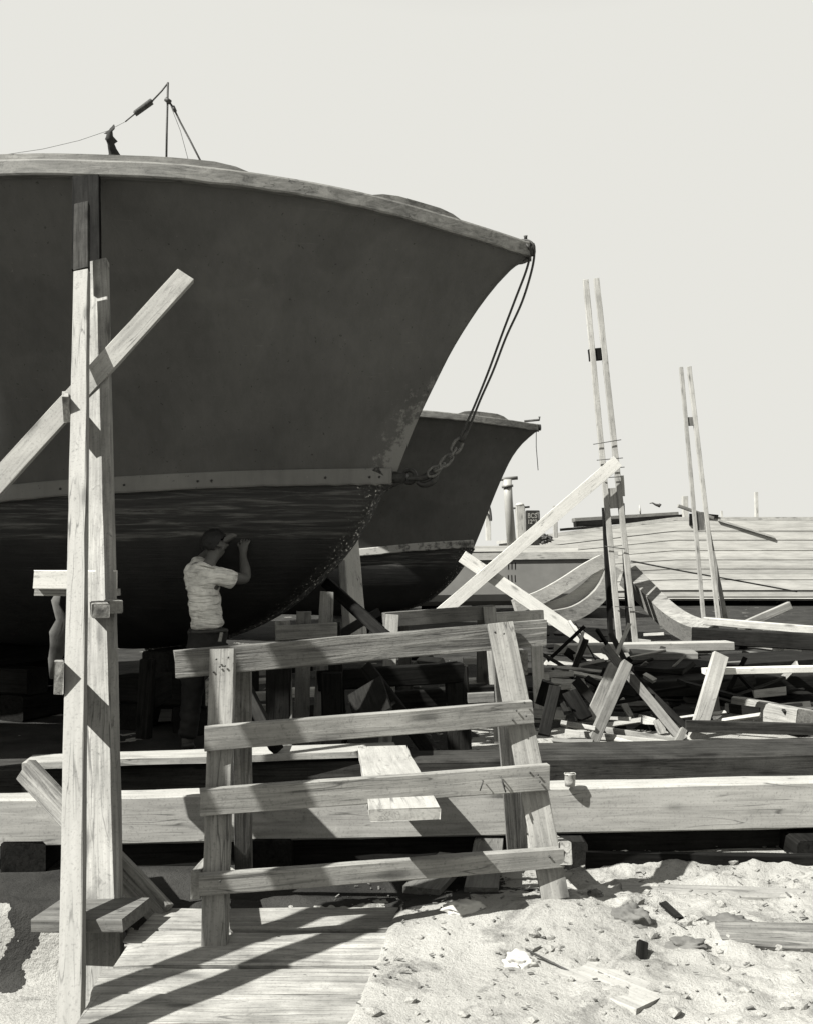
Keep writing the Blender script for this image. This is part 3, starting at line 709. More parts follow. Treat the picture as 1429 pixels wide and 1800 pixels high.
def on_line(a, b, x): t = (x - a[0]) / (b[0] - a[0]); return a[2] + (b[2] - a[2]) * t
for x, y in ((381, 1159), (402, 1156), (387, 1172), (396, 1171), (376, 1181)): nail(x, y, 3.865, hz)
for x, y in ((869, 1111), (885, 1114), (874, 1122), (896, 1120), (866, 1129)): nail(x, y, 4.08, hz)
for x, y in ((921, 1235), (907, 1249), (924, 1259), (900, 1265)): nail(x, y, 3.945, hz)
for x, y in ((931, 1358), (945, 1362), (948, 1374)): nail(x, y, 3.885, hz)
for x, y in ((386, 1395), (401, 1413), (372, 1410)): nail(x, y, 3.71, hz)
for x, y in ((388, 1549), (965, 1506)): nail(x, y, 3.60 if x < 500 else 3.83, hz)
for x, y, d in ((848, 1372, 3.85), (880, 1366, 3.865), (882, 1375, 3.865)): nail(x, y, d, hz, bent=-1 if x > 870 else 1)
board('loose_plank', P(672, 1312, 5.35), P(712, 1421, 3.58), .255, .046, W_NEW, hint=(0, -.2, 1), label='wide pale plank laid sloping across the middle rail of the big sawhorse', cat='plank', rough=.003)

# ------------------------------------------------------------------ long timbers lying behind the sawhorse
def beam(name, x0, y0, x1, y1, D0, D1, hpx, depth, mat, label, bow=0):
    h = hpx * (D0 + D1) / 2 / F
    a = P(x0, y0, D0); b = P(x1, y1, D1)
    a.z -= h / 2; b.z -= h / 2
    return board(name, a, b, h, depth, mat, label=label, cat='timber', bow=bow, rough=.003)
beam('long_timber', -80, 1407, 1480, 1373, 4.85, 5.0, 84, .15, W_NEW, 'nearest long squared pale timber lying right across behind the big sawhorse')
beam('long_timber', -80, 1352, 1480, 1322, 5.9, 6.1, 74, .30, W_DEEP, 'dark squared timber lying just behind the pale long timber')
beam('long_timber', 40, 1341, 700, 1318, 5.75, 6.0, 12, .24, W_NEW, 'thin pale plank lying on top of the dark squared timber, left part')
beam('long_timber', 925, 1318, 1480, 1307, 6.35, 6.5, 20, .22, W_DEEP, 'thinner dark timber beyond the dark squared timber at right')
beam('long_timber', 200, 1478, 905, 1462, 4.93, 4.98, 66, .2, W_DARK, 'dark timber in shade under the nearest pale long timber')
for i, (x, y) in enumerate(((985, 1472), (480, 1490), (1420, 1462), (60, 1495))):
    p = P(x, y, 5.0); board('bearer_block', Vector((p.x, 4.86, .05)), Vector((p.x, 5.22, .05)), .22, .24, W_DARK, hint=(0, 0, 1), front=True,
        label=('dark bearer under the pale long timber beside the right foot of the sawhorse', 'dark bearer under the pale long timber between the sawhorse legs', 'dark bearer under the right end of the pale long timber', 'dark bearer under the left end of the pale long timber')[i], cat='block')
beam('shadow_band', 1030, 1500, 1480, 1506, 4.56, 4.50, 34, .05, W_DARK, 'black plank on edge sunk in the sand in front of the pale long timber')  # dark board in place of a shadow band across the sand
beam('long_timber', 955, 1452, 1480, 1446, 5.06, 5.1, 62, .1, W_DARK, 'black timber in shade under the right half of the nearest pale long timber')  # near-black board stands in for the darkness beneath the timber
beam('half_buried_timber', 1095, 1566, 1480, 1582, 4.14, 4.02, 32, .12, W_MID, 'timber half buried in sand at right, nearer than the long pale timber')
board('buried_plank', G(740, 1560, .07), G(800, 1500, .04), .16, .03, W_GREY, hint=(0, 0, 1), label='grey plank end half buried in shaded sand under the bottom rail', cat='plank')
board('buried_plank', G(845, 1560, .08), G(860, 1470, .04), .14, .03, W_GREY, hint=(0, 0, 1), label='narrower grey plank half buried beside the right leg of the sawhorse', cat='plank')

# paint can on the beam
can = empty('tin_can', P(1001, 1380, 4.93), 'small battered tin can standing on the pale long timber', 'can')
TIN = plain('dented tin', .3, .5, .35, 22, .3, .5)
tp = P(1001, 1380, 4.93)
tube('body', [tp + Vector((0, 0, -.004)), tp + Vector((0, 0, .02)), tp + Vector((0, 0, .05)), tp + Vector((0, 0, .055))], .027, TIN, can, n=16, radii=[.025, .027, .026, .029])
tube('rim', [tp + Vector((.028 * math.cos(a), .028 * math.sin(a), .056 + .002 * math.sin(3 * a))) for a in [k * math.pi / 8 for k in range(16)]], .002, TIN, can, n=6, closed=True)

# stones, scraps and sticks in the sand
def lump(name, p, r, mat, label, cat, squash=(1, .8, .6), seed=1, group=None, amp=.45):
    b = bmesh.new(); bmesh.ops.create_icosphere(b, subdivisions=4, radius=1)
    for v in b.verts:
        k = 1 + amp * mnoise.fractal(v.co * 2.1 + Vector((seed * 3.1, 0, 0)), 1., 2., 4)
        v.co = Vector((v.co.x * squash[0], v.co.y * squash[1], v.co.z * squash[2])) * r * k
    me = bpy.data.meshes.new(name); b.to_mesh(me); b.free()
    o = link(name, me, mat, None, Matrix.Translation(p), smooth=True); return tag(o, label, cat, group)
STONE = plain('sandstone lump', .09, .9, .4, 9, 0, 1.0); PALE = plain('lime lump', .3, .95, .2, 9, 0, .6)
lump('stone', G(1108, 1626, .06) + Vector((0, 0, .02)), .075, STONE, 'round brown stone lying in the sunlit sand at lower right', 'stone', seed=2)
lump('sand_clod', G(915, 1700, .03) + Vector((0, 0, .015)), .06, PALE, 'chalky white lump of hardened sand at the bottom edge', 'clod', seed=5)
lump('paper_scrap', G(815, 1608, .07) + Vector((0, 0, .025)), .062, PALE, 'crumpled white paper scrap at the edge of the shadow under the sawhorse', 'paper', (1.15, .6, .45), seed=9)
lump('stone', G(1045, 1572, .08), .03, STONE, 'small stone beside the right foot of the big sawhorse', 'stone', seed=12)
lump('stone', G(1205, 1660, .05), .05, STONE, 'flat brown clod left of the split timber at bottom right', 'stone', (1.4, .8, .45), seed=13)
lump('stone', G(1275, 1622, .05), .07, STONE, 'dark clod above the split timber at bottom right', 'stone', (1.4, .8, .35), seed=14)
board('split_timber', G(1262, 1660, .02) + Vector((0, 0, .05)), G(1480, 1668, .02) + Vector((0, 0, .05)), .13, .10, W_WORN, hint=(0, -.3, 1), label='split end of a weathered timber lying on the sand at bottom right', cat='timber', rough=.008, endjit=.03)
board('timber_edge', G(1290, 1712, .0), G(1500, 1700, .0), .10, .06, W_NEW, hint=(0, 0, 1), label='pale timber edge showing at the bottom right corner', cat='timber')
board('broken_stick', G(1128, 1693, .05), G(1131, 1655, .1), .035, .02, W_DARK, label='dark broken stake standing in the sand near the bottom right', cat='stake')
tube('twig', [G(925, 1685, .05) + Vector((0, 0, .03)), G(1000, 1708, .04), G(1040, 1722, .03)], .004, IRON, None, n=6)
tag(COL.objects[-1], 'thin dark wire stuck into the chalky lump at the bottom edge', 'wire')
board('broken_stick', G(1165, 1585, .1), G(1195, 1612, .08), .03, .012, W_DARK, hint=(0, 0, 1), label='dark splinter right of the round brown stone', cat='stick')

board('pale_sheet', G(985, 1690, .045) + Vector((0, 0, .0)), G(1150, 1760, .04) + Vector((0, 0, .005)), .20, .02, W_NEW, hint=(0, 0, 1), label='pale flat board half covered by sand at the bottom edge, right of the chalky lump', cat='board')
# chips strewn over the sand
V, Fc = [], []
for k in range(1500):
    x = R.uniform(-.35, 2.3); y = R.uniform(3.05, 6.3) if R.random() < .7 else R.uniform(5.5, 11)
    if k > 1250: x = R.uniform(-2, 5) ; y = R.uniform(6, 14)
    z = ground_h(x, y) + .006; a = R.uniform(0, 6.28); l = R.uniform(.002, .013) * (1 + (y > 5)) * (2 if R.random() < .06 else 1); w = R.uniform(.0015, .0045) * (1 + (y > 5)); h = w * .7
    d = Vector((math.cos(a), math.sin(a), R.uniform(-.5, .5))); e = Vector((-d.y, d.x, 0)); p = Vector((x, y, z)); u = Vector((0, 0, h)); n0 = len(V)
    V += [p - d * l - e * w, p + d * l - e * w, p + d * l + e * w, p - d * l + e * w]; V += [q + u for q in V[-4:]]
    Fc += [tuple(n0 + i for i in f) for f in ((0, 3, 2, 1), (4, 5, 6, 7), (0, 1, 5, 4), (1, 2, 6, 5), (2, 3, 7, 6), (3, 0, 4, 7))]
tag(link('wood_chips', mesh('wood_chips', V, Fc), W_GREY), kind='stuff', label='dark wood chips and twigs strewn over the sand', cat='wood chips')

# ------------------------------------------------------------------ trestles, props and blocks under the hulls
def trestle(label, x0, y0, x1, y1, D0, D1, w, mat, legs, zfoot=0.0, legw=.10):
    t = empty('trestle', P((x0 + x1) / 2, y0, (D0 + D1) / 2), label, 'trestle')
    t.location.z = 0
    board('top_rail', P(x0, y0, D0), P(x1, y1, D1), w, .05, mat, t)
    for (xt, yt, D, xb, Db, pm) in legs:
        q = P(xt, yt, D); qb = Vector(((xb - CX) * Db / F, Db, zfoot))
        board('leg', q, qb, legw, .045, pm, t)
    return t
trestle('low trestle with a plain grey top board standing under the stem of the large boat', 487, 1113, 593, 1107, 6.7, 6.8, .098, W_GREY,
        [(497, 1092, 6.78, 503, 6.5, W_GREY), (534, 1076, 6.82, 530, 6.9, W_GREY), (575, 1040, 7.2, 560, 6.9, W_GREY), (585, 1100, 6.86, 600, 7.3, W_DARK)])
trestle('farther trestle with pale legs standing behind the right end of the big sawhorse', 677, 1090, 870, 1076, 7.6, 8.0, .115, W_GREY,
        [(690, 1080, 7.56, 676, 7.3, W_MID), (860, 1066, 7.94, 880, 7.6, W_MID), (706, 1085, 7.7, 720, 8.5, W_GREY), (850, 1080, 8.05, 846, 8.9, W_GREY)])
trestle('trestle with a pale rail just beyond the right end of the big sawhorse rail', 868, 1087, 955, 1082, 8.6, 8.8, .10, W_FAR,
        [(880, 1080, 8.55, 876, 8.4, W_FAR), (940, 1080, 8.75, 950, 8.6, W_FAR)])
board('prop_board', P(611, 930, 10.6), P(628, 1150, 9.3), .215, .05, W_BRIGHT, hint=(.1, -1, 0), label='bright wide prop plank standing between the two hulls', cat='prop')
board('prop_board', P(601, 985, 10.2), P(612, 1150, 9.2), .07, .12, W_MID, label='narrow grey prop beside the bright plank between the two hulls', cat='prop')
board('hull_prop', P(570, 1022, 8.3), P(690, 1132, 7.3), .09, .09, W_DARK, label='upper dark diagonal prop crossing the bright plank between the hulls', cat='prop')
board('hull_prop', P(590, 1122, 7.6), P(668, 1075, 8.6), .07, .07, W_DARK, label='dark prop rising to the right across the bright plank between the hulls', cat='prop')
board('hull_prop', P(640, 1170, 6.9), P(760, 1330, 6.3), .09, .09, W_DARK, label='long dark prop slanting down right behind the middle of the sawhorse', cat='prop')
board('hull_prop', P(425, 1200, 6.4), P(480, 1310, 5.9), .07, .07, W_DARK, label='dark slanting prop seen between the left leg and the first rails', cat='prop')
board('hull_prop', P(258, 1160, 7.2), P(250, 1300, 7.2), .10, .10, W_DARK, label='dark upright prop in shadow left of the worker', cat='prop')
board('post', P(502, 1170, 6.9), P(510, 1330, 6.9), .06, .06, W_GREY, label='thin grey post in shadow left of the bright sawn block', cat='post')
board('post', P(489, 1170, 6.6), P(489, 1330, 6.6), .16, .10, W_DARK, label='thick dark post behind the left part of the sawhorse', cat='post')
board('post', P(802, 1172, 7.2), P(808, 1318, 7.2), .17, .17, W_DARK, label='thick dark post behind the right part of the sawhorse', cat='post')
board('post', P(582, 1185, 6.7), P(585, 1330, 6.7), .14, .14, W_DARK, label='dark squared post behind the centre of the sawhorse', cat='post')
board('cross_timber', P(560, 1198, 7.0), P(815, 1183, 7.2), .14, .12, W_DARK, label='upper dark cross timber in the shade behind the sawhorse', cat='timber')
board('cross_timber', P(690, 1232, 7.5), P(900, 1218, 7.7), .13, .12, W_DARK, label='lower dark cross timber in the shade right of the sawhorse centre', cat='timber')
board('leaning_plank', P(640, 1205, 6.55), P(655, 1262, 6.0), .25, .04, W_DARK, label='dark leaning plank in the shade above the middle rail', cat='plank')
board('sawn_block', P(513, 1219, 8.6), P(562, 1218, 8.6), .075, .12, W_BRIGHT, label='bright sawn block in sunlight seen through the sawhorse', cat='block')
board('sawn_block', P(425, 1228, 8.4), P(478, 1224, 8.4), .07, .12, W_NEW, label='pale sawn block half in shade seen near the left leg of the sawhorse', cat='block')
board('scrap_board', P(448, 1239, 8.0), P(480, 1238, 8.0), .02, .08, W_NEW, hint=(0, -.3, 1), label='thin pale board edge below the pale sawn block', cat='board')
board('scrap_board', P(424, 1203, 9.5), P(500, 1196, 9.8), .03, .2, W_NEW, label='thin pale board in the shade above the pale sawn block', cat='board')
board('scrap_board', P(815, 1163, 9.6), P(866, 1162, 9.6), .06, .12, W_NEW, label='pale board end seen left of the right leg of the sawhorse', cat='board')
board('scrap_board', P(812, 1200, 8.6), P(866, 1197, 8.6), .03, .2, W_NEW, label='thin pale board in shade left of the right leg of the sawhorse', cat='board')
board('scrap_board', P(822, 1228, 7.0), P(868, 1226, 7.0), .07, .05, W_GREY, label='grey board end low beside the right leg of the sawhorse', cat='board')
pbox('shaded_crate', 245, 275, 1195, 1245, 7.3, .5, W_DARK, 'dark box standing in deep shadow left of the worker', 'box')
board('scrap_board', P(262, 1234, 7.6), P(284, 1232, 7.6), .05, .15, W_NEW, label='small bright scrap of board on the ground left of the worker', cat='board')

# ------------------------------------------------------------------ right: crossed poles, frames, lumber
board('crossed_board', P(768, 1084, 13.8), P(1086, 810, 13.85), .178, .03, W_BRIGHT, label='long white board rising to the right, nailed across to the tall twin poles', cat='board')
board('crossed_board', P(812, 978, 13.9), P(1090, 1168, 13.7), .178, .03, W_BRIGHT, label='long white board falling to the right, crossing behind the rising one', cat='board')
fr = empty('board_truss', P(1110, 1290, 8.0), 'broken frame of narrow boards standing in the debris at right', 'frame'); 
board('diagonal', P(1062, 1136, 8.35), P(1199, 1300, 7.7), .075, .03, W_GREY, fr)
board('diagonal', P(1092, 1168, 8.4), P(1215, 1288, 7.9), .05, .03, W_DARK, fr)
board('strut', P(1104, 1164, 8.05), P(1042, 1306, 7.5), .085, .055, W_GREY, fr)
board('strut', P(1079, 1170, 8.2), P(1038, 1262, 7.9), .09, .03, W_MID, fr)
board('foot_rail', P(1032, 1279, 7.9), P(1186, 1303, 7.6), .05, .03, W_MID, fr)
board('foot_rail', P(992, 1288, 7.85), P(1192, 1310, 7.5), .05, .035, W_NEW, fr)
board('end_piece', P(1203, 1281, 7.6), P(1188, 1311, 7.5), .05, .03, W_MID, fr)
board('long_plank', P(983, 1142, 11.5), P(1290, 1136, 11.8), .10, .25, W_NEW, label='long pale plank lying level across the debris, below the tall twin poles', cat='plank')
board('wedge_timber', P(1112, 1156, 11.0), P(1226, 1156, 10.9), .10, .5, W_GREY, label='thick short grey timber lying under the long pale plank', cat='timber')
board('dark_lumber', P(1100, 1190, 10.0), P(1480, 1163, 10.6), .10, .9, W_DARK, label='flat dark lumber stack below the thick grey timber at right', cat='lumber')
board('dark_lumber', P(1090, 1215, 9.6), P(1480, 1200, 9.8), .16, .7, W_DARK, label='lowest dark lumber stack behind the debris at right', cat='lumber')
board('dark_timber', P(1215, 1118, 12.5), P(1480, 1132, 12.0), .20, .25, W_DARK, label='dark squared timber with a light top edge at right, above the pale plank', cat='timber')
board('grey_plank', P(1235, 1092, 13.2), P(1480, 1112, 12.6), .10, .2, W_FAR, label='grey plank sloping down to the right, beyond the dark squared timber', cat='plank')
board('short_stick', P(1300, 1103, 14.0), P(1390, 1064, 14.2), .11, .08, W_MID, label='short board rising to the right at the right edge of the debris', cat='board')
rs = empty('sawhorse', P(1240, 1300, 8.0), 'smaller sawhorse at the right edge with one sunlit slanting leg', 'sawhorse')
board('leg', P(1268, 1150, 8.1), P(1222, 1308, 7.8), .125, .05, W_NEW, rs)
board('leg', P(1252, 1200, 8.3), P(1266, 1306, 8.6), .07, .05, W_GREY, rs)
board('top_rail', P(1240, 1181, 8.12), P(1480, 1176, 8.2), .05, .10, W_BRIGHT, rs)
board('bottom_rail', P(1206, 1277, 7.75), P(1480, 1284, 7.7), .09, .045, W_DEEP, rs)
board('timber_block', P(1283, 1243, 8.7), P(1398, 1268, 7.9), .20, .22, W_MID, hint=(-.35, -1, .1), label='big squared timber block lying behind the smaller sawhorse', cat='block')
board('dark_offcut', P(1205, 1203, 9.0), P(1330, 1235, 9.0), .03, .3, W_DARK, label='dark flat offcut beside the big squared block', cat='board')
# scrap pile left of the frame
cnt = [0]
rows = [
 (978, 1172, 1100, 1184, 9.3, .03, W_FAR), (1000, 1180, 1085, 1197, 9.0, .035, W_FAR), (955, 1187, 1008, 1184, 8.8, .05, W_NEW), (968, 1196, 1020, 1200, 8.6, .06, W_NEW),
 (940, 1192, 965, 1190, 8.7, .06, W_NEW), (985, 1207, 1003, 1205, 8.4, .05, W_NEW), (1005, 1172, 1060, 1160, 9.6, .03, W_FAR), (1010, 1150, 1030, 1215, 9.8, .03, W_FAR),
 (1025, 1110, 1008, 1172, 11., .03, W_FAR), (1000, 1090, 1020, 1120, 12., .03, W_FAR), (950, 1240, 962, 1200, 7.9, .10, W_DARK), (975, 1205, 955, 1290, 7.6, .09, W_DARK), (1000, 1215, 1028, 1262, 7.9, .12, W_DARK),
 (1010, 1195, 1050, 1240, 8.2, .08, W_DARK), (1030, 1190, 1090, 1225, 8.6, .06, W_DARK), (985, 1230, 995, 1250, 7.6, .04, W_DARK), (970, 1300, 1040, 1303, 7.2, .03, W_GREY), (985, 1269, 1045, 1280, 7.7, .035, W_MID),
 (1120, 1262, 1195, 1282, 8.3, .07, W_FAR), (1060, 1236, 1140, 1236, 9.0, .05, W_GREY), (1155, 1265, 1165, 1290, 8.0, .07, W_MID), (1080, 1298, 1120, 1308, 7.4, .04, W_NEW), (1010, 1262, 1040, 1255, 8.0, .04, W_DARK)]
side = ['propped', 'fallen', 'split', 'short', 'narrow']
for (x0, y0, x1, y1, D, w, mt) in rows:
    cnt[0] += 1
    board('scrap_board', P(x0, y0, D), P(x1, y1, D - R.uniform(0, .25)), w, R.uniform(.02, .04), mt, hint=(R.uniform(-.3, .3), -1, R.uniform(.2, 1.2)),
          label='loose scrap board in the debris heap between the two sawhorses', cat='board', group='loose scrap boards in the debris heap')

for k in range(120):
    x = R.uniform(925, 1380); D = R.uniform(7.9, 11.5); l = R.uniform(20, 110); an = R.choice([R.uniform(-.25, .15), R.uniform(-.25, .15), R.uniform(-1.2, 1.2)])
    z = R.uniform(.02, .30 if x < 1150 else .18); y = HY + (H - z) * F / D
    if y + abs(math.sin(an)) * l > 1303: continue
    dark_ = R.random() < (.75 if D > 8.6 else .45)
    board('scrap_board', P(x, y - max(0, math.sin(an)) * l * .9, D), P(x + l * math.cos(an), y - max(0, math.sin(an)) * l * .9 + l * math.sin(an), D + R.uniform(-.3, .3)), R.choice([R.uniform(.012, .035), R.uniform(.02, .10)]), R.uniform(.012, .04), R.choice([W_DARK, W_DEEP, W_DARK]) if dark_ else R.choice([W_FAR, W_MID, W_GREY, W_NEW]),
          hint=(R.uniform(-.4, .4), -1, R.uniform(0, 1.3)), label='loose scrap board in the debris heap between the two sawhorses', cat='board', group='loose scrap boards in the debris heap', rough=.003, endjit=.012)
# lumber seen far off under the barges
for k in range(46):
    x = R.uniform(900, 1400); D = R.uniform(10.5, 17); y = HY + (H - R.uniform(.02, .25)) * F / D
    l = R.uniform(15, 90); sl_ = R.uniform(-.12, .12)
    board('far_scrap', P(x, y, D), P(x + l, y + sl_ * l, D + R.uniform(-.6, .6)), R.uniform(.04, .12), R.uniform(.03, .12), R.choice([W_FAR, W_DARK, W_DARK, W_NEW, W_GREY]), hint=(R.uniform(-.2, .2), -1, R.uniform(0, 1)),
          label='small lumber scrap lying on the far ground in front of the barges', cat='board', group='far lumber scraps in front of the barges')
for k in range(26):
    x = R.uniform(205, 900); D = R.uniform(8, 14); y = HY + (H - R.uniform(.02, .2)) * F / D
    l = R.uniform(15, 80); sl_ = R.uniform(-.15, .15)
    board('shade_scrap', P(x, y, D), P(x + l, y + sl_ * l, D + R.uniform(-.4, .4)), R.uniform(.04, .12), R.uniform(.03, .1), R.choice([W_FAR, W_DARK, W_DARK, W_GREY]), hint=(R.uniform(-.2, .2), -1, R.uniform(0, 1)),
          label='lumber scrap lying on the ground in the shade under the boats', cat='board', group='lumber scraps in the shade under the boats')

# tall twin poles
tp1 = empty('twin_poles', P(1100, 1130, 14.), 'taller pair of thin upright poles joined by spacer blocks, nails through them', 'poles'); tp1.location.z = 0
D0 = 14.0
board('pole', P(1029, 491, D0), P(1090, 1140, D0), .075, .06, W_FAR, tp1)
board('pole', P(1048, 489, D0), P(1118, 1140, D0), .075, .06, W_FAR, tp1)
board('spacer', P(1046, 612, D0 + .02), P(1048, 632, D0 + .02), .19, .10, W_DARK, tp1)
board('spacer', P(1077, 858, D0 + .02), P(1080, 893, D0 + .02), .15, .08, W_FAR, tp1)
for (x0, y0, x1, y1) in ((1042, 781, 1091, 773), (1048, 809, 1094, 805), (1054, 825, 1097, 821), (1057, 840, 1090, 838), (1062, 960, 1098, 965), (1080, 1066, 1110, 1068)):
    tube('spike', [P(x0, y0, D0 - .03), P((x0 + x1) / 2, (y0 + y1) / 2, D0 - .03), P(x1, y1, D0 - .03)], .006, IRON, tp1, n=6)
board('side_board', P(1092, 836, D0 + .1), P(1094, 872, D0 + .1), .06, .03, W_FAR, tp1)
board('back_post', P(1063, 892, D0 + .35), P(1074, 1130, D0 + .35), .07, .09, W_DARK, tp1)
board('back_post', P(1094, 885, D0 + .4), P(1106, 1130, D0 + .4), .05, .09, W_DARK, tp1)
tp2 = empty('twin_poles', P(1260, 1090, 17.), 'shorter pair of thin upright poles farther right against the planked barge', 'poles'); tp2.location.z = 0
D0 = 17.0
board('pole', P(1197, 645, D0), P(1238, 1100, D0), .06, .06, W_FAR, tp2)
board('pole', P(1211, 644, D0), P(1264, 1100, D0), .07, .06, W_FAR, tp2)
board('spacer', P(1212, 733, D0 + .02), P(1213, 748, D0 + .02), .12, .08, W_GREY, tp2)
board('spacer', P(1229, 900, D0 + .02), P(1231, 932, D0 + .02), .14, .08, W_GREY, tp2)
board('brace', P(1245, 935, D0 + .2), P(1277, 1095, D0 + .1), .07, .05, W_MID, tp2)
board('slanting_board', P(1192, 889, 17.5), P(1254, 911, 17.6), .055, .06, W_MID, label='short board slanting down right across the shorter twin poles', cat='board')

# ------------------------------------------------------------------ barges
def plank_side(name, v0, v1, rows_, bmp=.6):
    m, nt, b = mat_new(name); tc = N(nt, 'ShaderNodeTexCoord')
    sx = nt.nodes.new('ShaderNodeSeparateXYZ'); nt.links.new(tc.outputs['Object'], sx.inputs[0])
    wv = noise_node(nt, tc.outputs['Object'], .5, 2); ma = nt.nodes.new('ShaderNodeMath'); ma.operation = 'MULTIPLY_ADD'; ma.inputs[1].default_value = .05
    nt.links.new(wv.outputs[0], ma.inputs[0]); nt.links.new(sx.outputs[2], ma.inputs[2])
    mm = nt.nodes.new('ShaderNodeMath'); mm.operation = 'MULTIPLY'; mm.inputs[1].default_value = rows_; nt.links.new(ma.outputs[0], mm.inputs[0])
    fr_ = nt.nodes.new('ShaderNodeMath'); fr_.operation = 'FRACT'; nt.links.new(mm.outputs[0], fr_.inputs[0])
    r0 = ramp(nt, [(.0, (.7,) * 3 + (1,)), (.05, (.8,) * 3 + (1,)), (.09, (1, 1, 1, 1))]); nt.links.new(fr_.outputs[0], r0.inputs[0])
    fl = nt.nodes.new('ShaderNodeMath'); fl.operation = 'FLOOR'; nt.links.new(mm.outputs[0], fl.inputs[0])
    wnz = nt.nodes.new('ShaderNodeTexWhiteNoise'); wnz.noise_dimensions = '1D'; nt.links.new(fl.outputs[0], wnz.inputs['W'])
    mp = nt.nodes.new('ShaderNodeMapping'); mp.inputs['Scale'].default_value = (1.2, 1, 10); nt.links.new(tc.outputs['Object'], mp.inputs[0])
    n = noise_node(nt, mp.outputs[0], 1.3, 8, .7); r = ramp(nt, [(.3, v0), (.6, v1)]); nt.links.new(n.outputs[0], r.inputs[0])
    mr = nt.nodes.new('ShaderNodeMapRange'); mr.inputs[3].default_value = .78; mr.inputs[4].default_value = 1.06; nt.links.new(wnz.outputs[0], mr.inputs[0])
    cc = nt.nodes.new('ShaderNodeCombineColor')
    for i in range(3): nt.links.new(mr.outputs[0], cc.inputs[i])
    c = mix(nt, 'MULTIPLY', 1, r.outputs[0], cc.outputs[0])
    seam_n = noise_node(nt, tc.outputs['Object'], 1.1, 3); rs_ = ramp(nt, [(.3, (.35,) * 3 + (1,)), (.5, (1, 1, 1, 1))]); nt.links.new(seam_n.outputs[0], rs_.inputs[0])
    c = mix(nt, 'MULTIPLY', rs_.outputs[0], c, r0.outputs[0])
    nt.links.new(c, b.inputs['Base Color']); b.inputs['Roughness'].default_value = .9; b.inputs['Specular IOR Level'].default_value = .15
    bump(nt, fr_.outputs[0], .2, .02, b); return m
PLK = plank_side('barge planking', .27, .42, 4.3)
STB = plain('barge plating', .125, .7, .22, 1.6, 0, .25)
def prism(name, prof, x0, x1, mat, parent, curve=None, n=30, shift=None):
    """sweep a (y, z) outline along x"""
    V, Fc = [], []; m = len(prof)
    for i in range(n + 1):
        x = x0 + (x1 - x0) * i / n
        for (y, z) in prof:
            dz = curve(x, z) if curve else 0; dy = shift(x) if shift else 0
            V.append((x, y + dy, z + dz))
    for i in range(n):
        for k in range(m): Fc.append((i * m + k, i * m + (k + 1) % m, (i + 1) * m + (k + 1) % m, (i + 1) * m + k))
    Fc += [tuple(range(m)), tuple(n * m + k for k in range(m))]
    return link(name, fix_normals(mesh(name, V, Fc)), mat, parent)
def zat(y, D): return H - (y - HY) * D / F
def xat(x, D): return (x - CX) * D / F
# barge A : low plated barge behind the crossed boards
DA = 22.5
bA = empty('barge', (xat(850, DA), DA + 1.5, .3), 'low grey plated barge behind the crossed white boards, pale timber along its deck edge', 'barge')
zt, zb = zat(984, DA), zat(1068, DA)
rise = lambda x, z: .012 * (x - xat(750, DA)) * 1.0
prism('hull', [(DA, zt), (DA, zb + .28), (DA + .06, zb + .13), (DA + .25, zb + .03), (DA + .6, zb), (DA + 3.6, zb), (DA + 4, zb + .4), (DA + 4, zt)], xat(560, DA), xat(1075, DA), STB, bA, rise)
prism('guard_timber', [(DA - .045, zt - .02), (DA - .045, zt + .14), (DA + .1, zt + .14), (DA + .1, zt - .02)], xat(540, DA), xat(1085, DA), W_FAR, bA, rise)
prism('deck_coaming', [(DA + .35, zt + .13), (DA + .35, zt + .3), (DA + 3.6, zt + .3), (DA + 3.6, zt + .13)], xat(600, DA), xat(1020, DA), PLK, bA, rise)
prism('deck_strip', [(DA + .12, zt + .10), (DA + .12, zt + .17), (DA + .34, zt + .17), (DA + .34, zt + .10)], xat(800, DA), xat(905, DA), W_DARK, bA, rise)
for x in (893, 899, 905):
    board('draft_mark', P(x, 989, DA - .004), P(x, 1001, DA - .004), .02, .006, W_DARK, bA)
    board('draft_mark', P(x - .5, 1011, DA - .004), P(x, 1023, DA - .004), .02, .006, W_DARK, bA)
    board('draft_mark', P(x, 1037, DA - .004), P(x, 1046, DA - .004), .02, .006, W_DARK, bA)
# barge B : planked barge
DB = 28.0
bB = empty('barge', (xat(1200, DB), DB + 2, .3), 'long pale barge of weathered horizontal planking at the right edge', 'barge')
zt, zb = zat(940, DB), zat(1056, DB)
RISE = lambda x: .135 * (min(x, xat(1185, DB)) - xat(1000, DB))
zs_, z_, side_ = [], zt, []
while z_ > zb + .12:
    o_ = R.uniform(0, .03); hh = R.uniform(.19, .27); zl = max(z_ - hh, zb + .08)
    side_ += [(DB - o_, z_), (DB - o_, zl + .018), (DB + .03, zl + .014), (DB + .03, zl)]; z_ = zl
prism('hull', side_ + [(DB, zb + .05), (DB + .1, zb), (DB + 5, zb), (DB + 5, zt)], xat(905, DB), xat(1560, DB), PLK, bB, lambda x, z: RISE(x) * max(0, (z - zb) / (zt - zb)))
prism('deck_edge', [(DB - .02, zt), (DB - .02, zt + .10), (DB + 5, zt + .10), (DB + 5, zt)], xat(900, DB), xat(1565, DB), W_FAR, bB, lambda x, z: RISE(x))
rr = lambda x: .03 * (xat(x, DB) - xat(1000, DB))
board('deck_timber', P(1012, 921, DB + .6), P(1200, 909, DB + .6), .16, .5, W_DARK, label='dark flat timbers laid along the deck edge of the planked barge', cat='timber')
board('deck_timber', P(1010, 914, DB + 1.6), P(1192, 903, DB + 1.6), .12, .6, W_GREY, label='upper grey timber stacked on the deck of the planked barge', cat='timber')
board('deck_timber', P(985, 931, DB + .3), P(1060, 925, DB + .3), .07, .2, W_DARK, label='small dark timber at the left end of the planked barge deck', cat='timber')
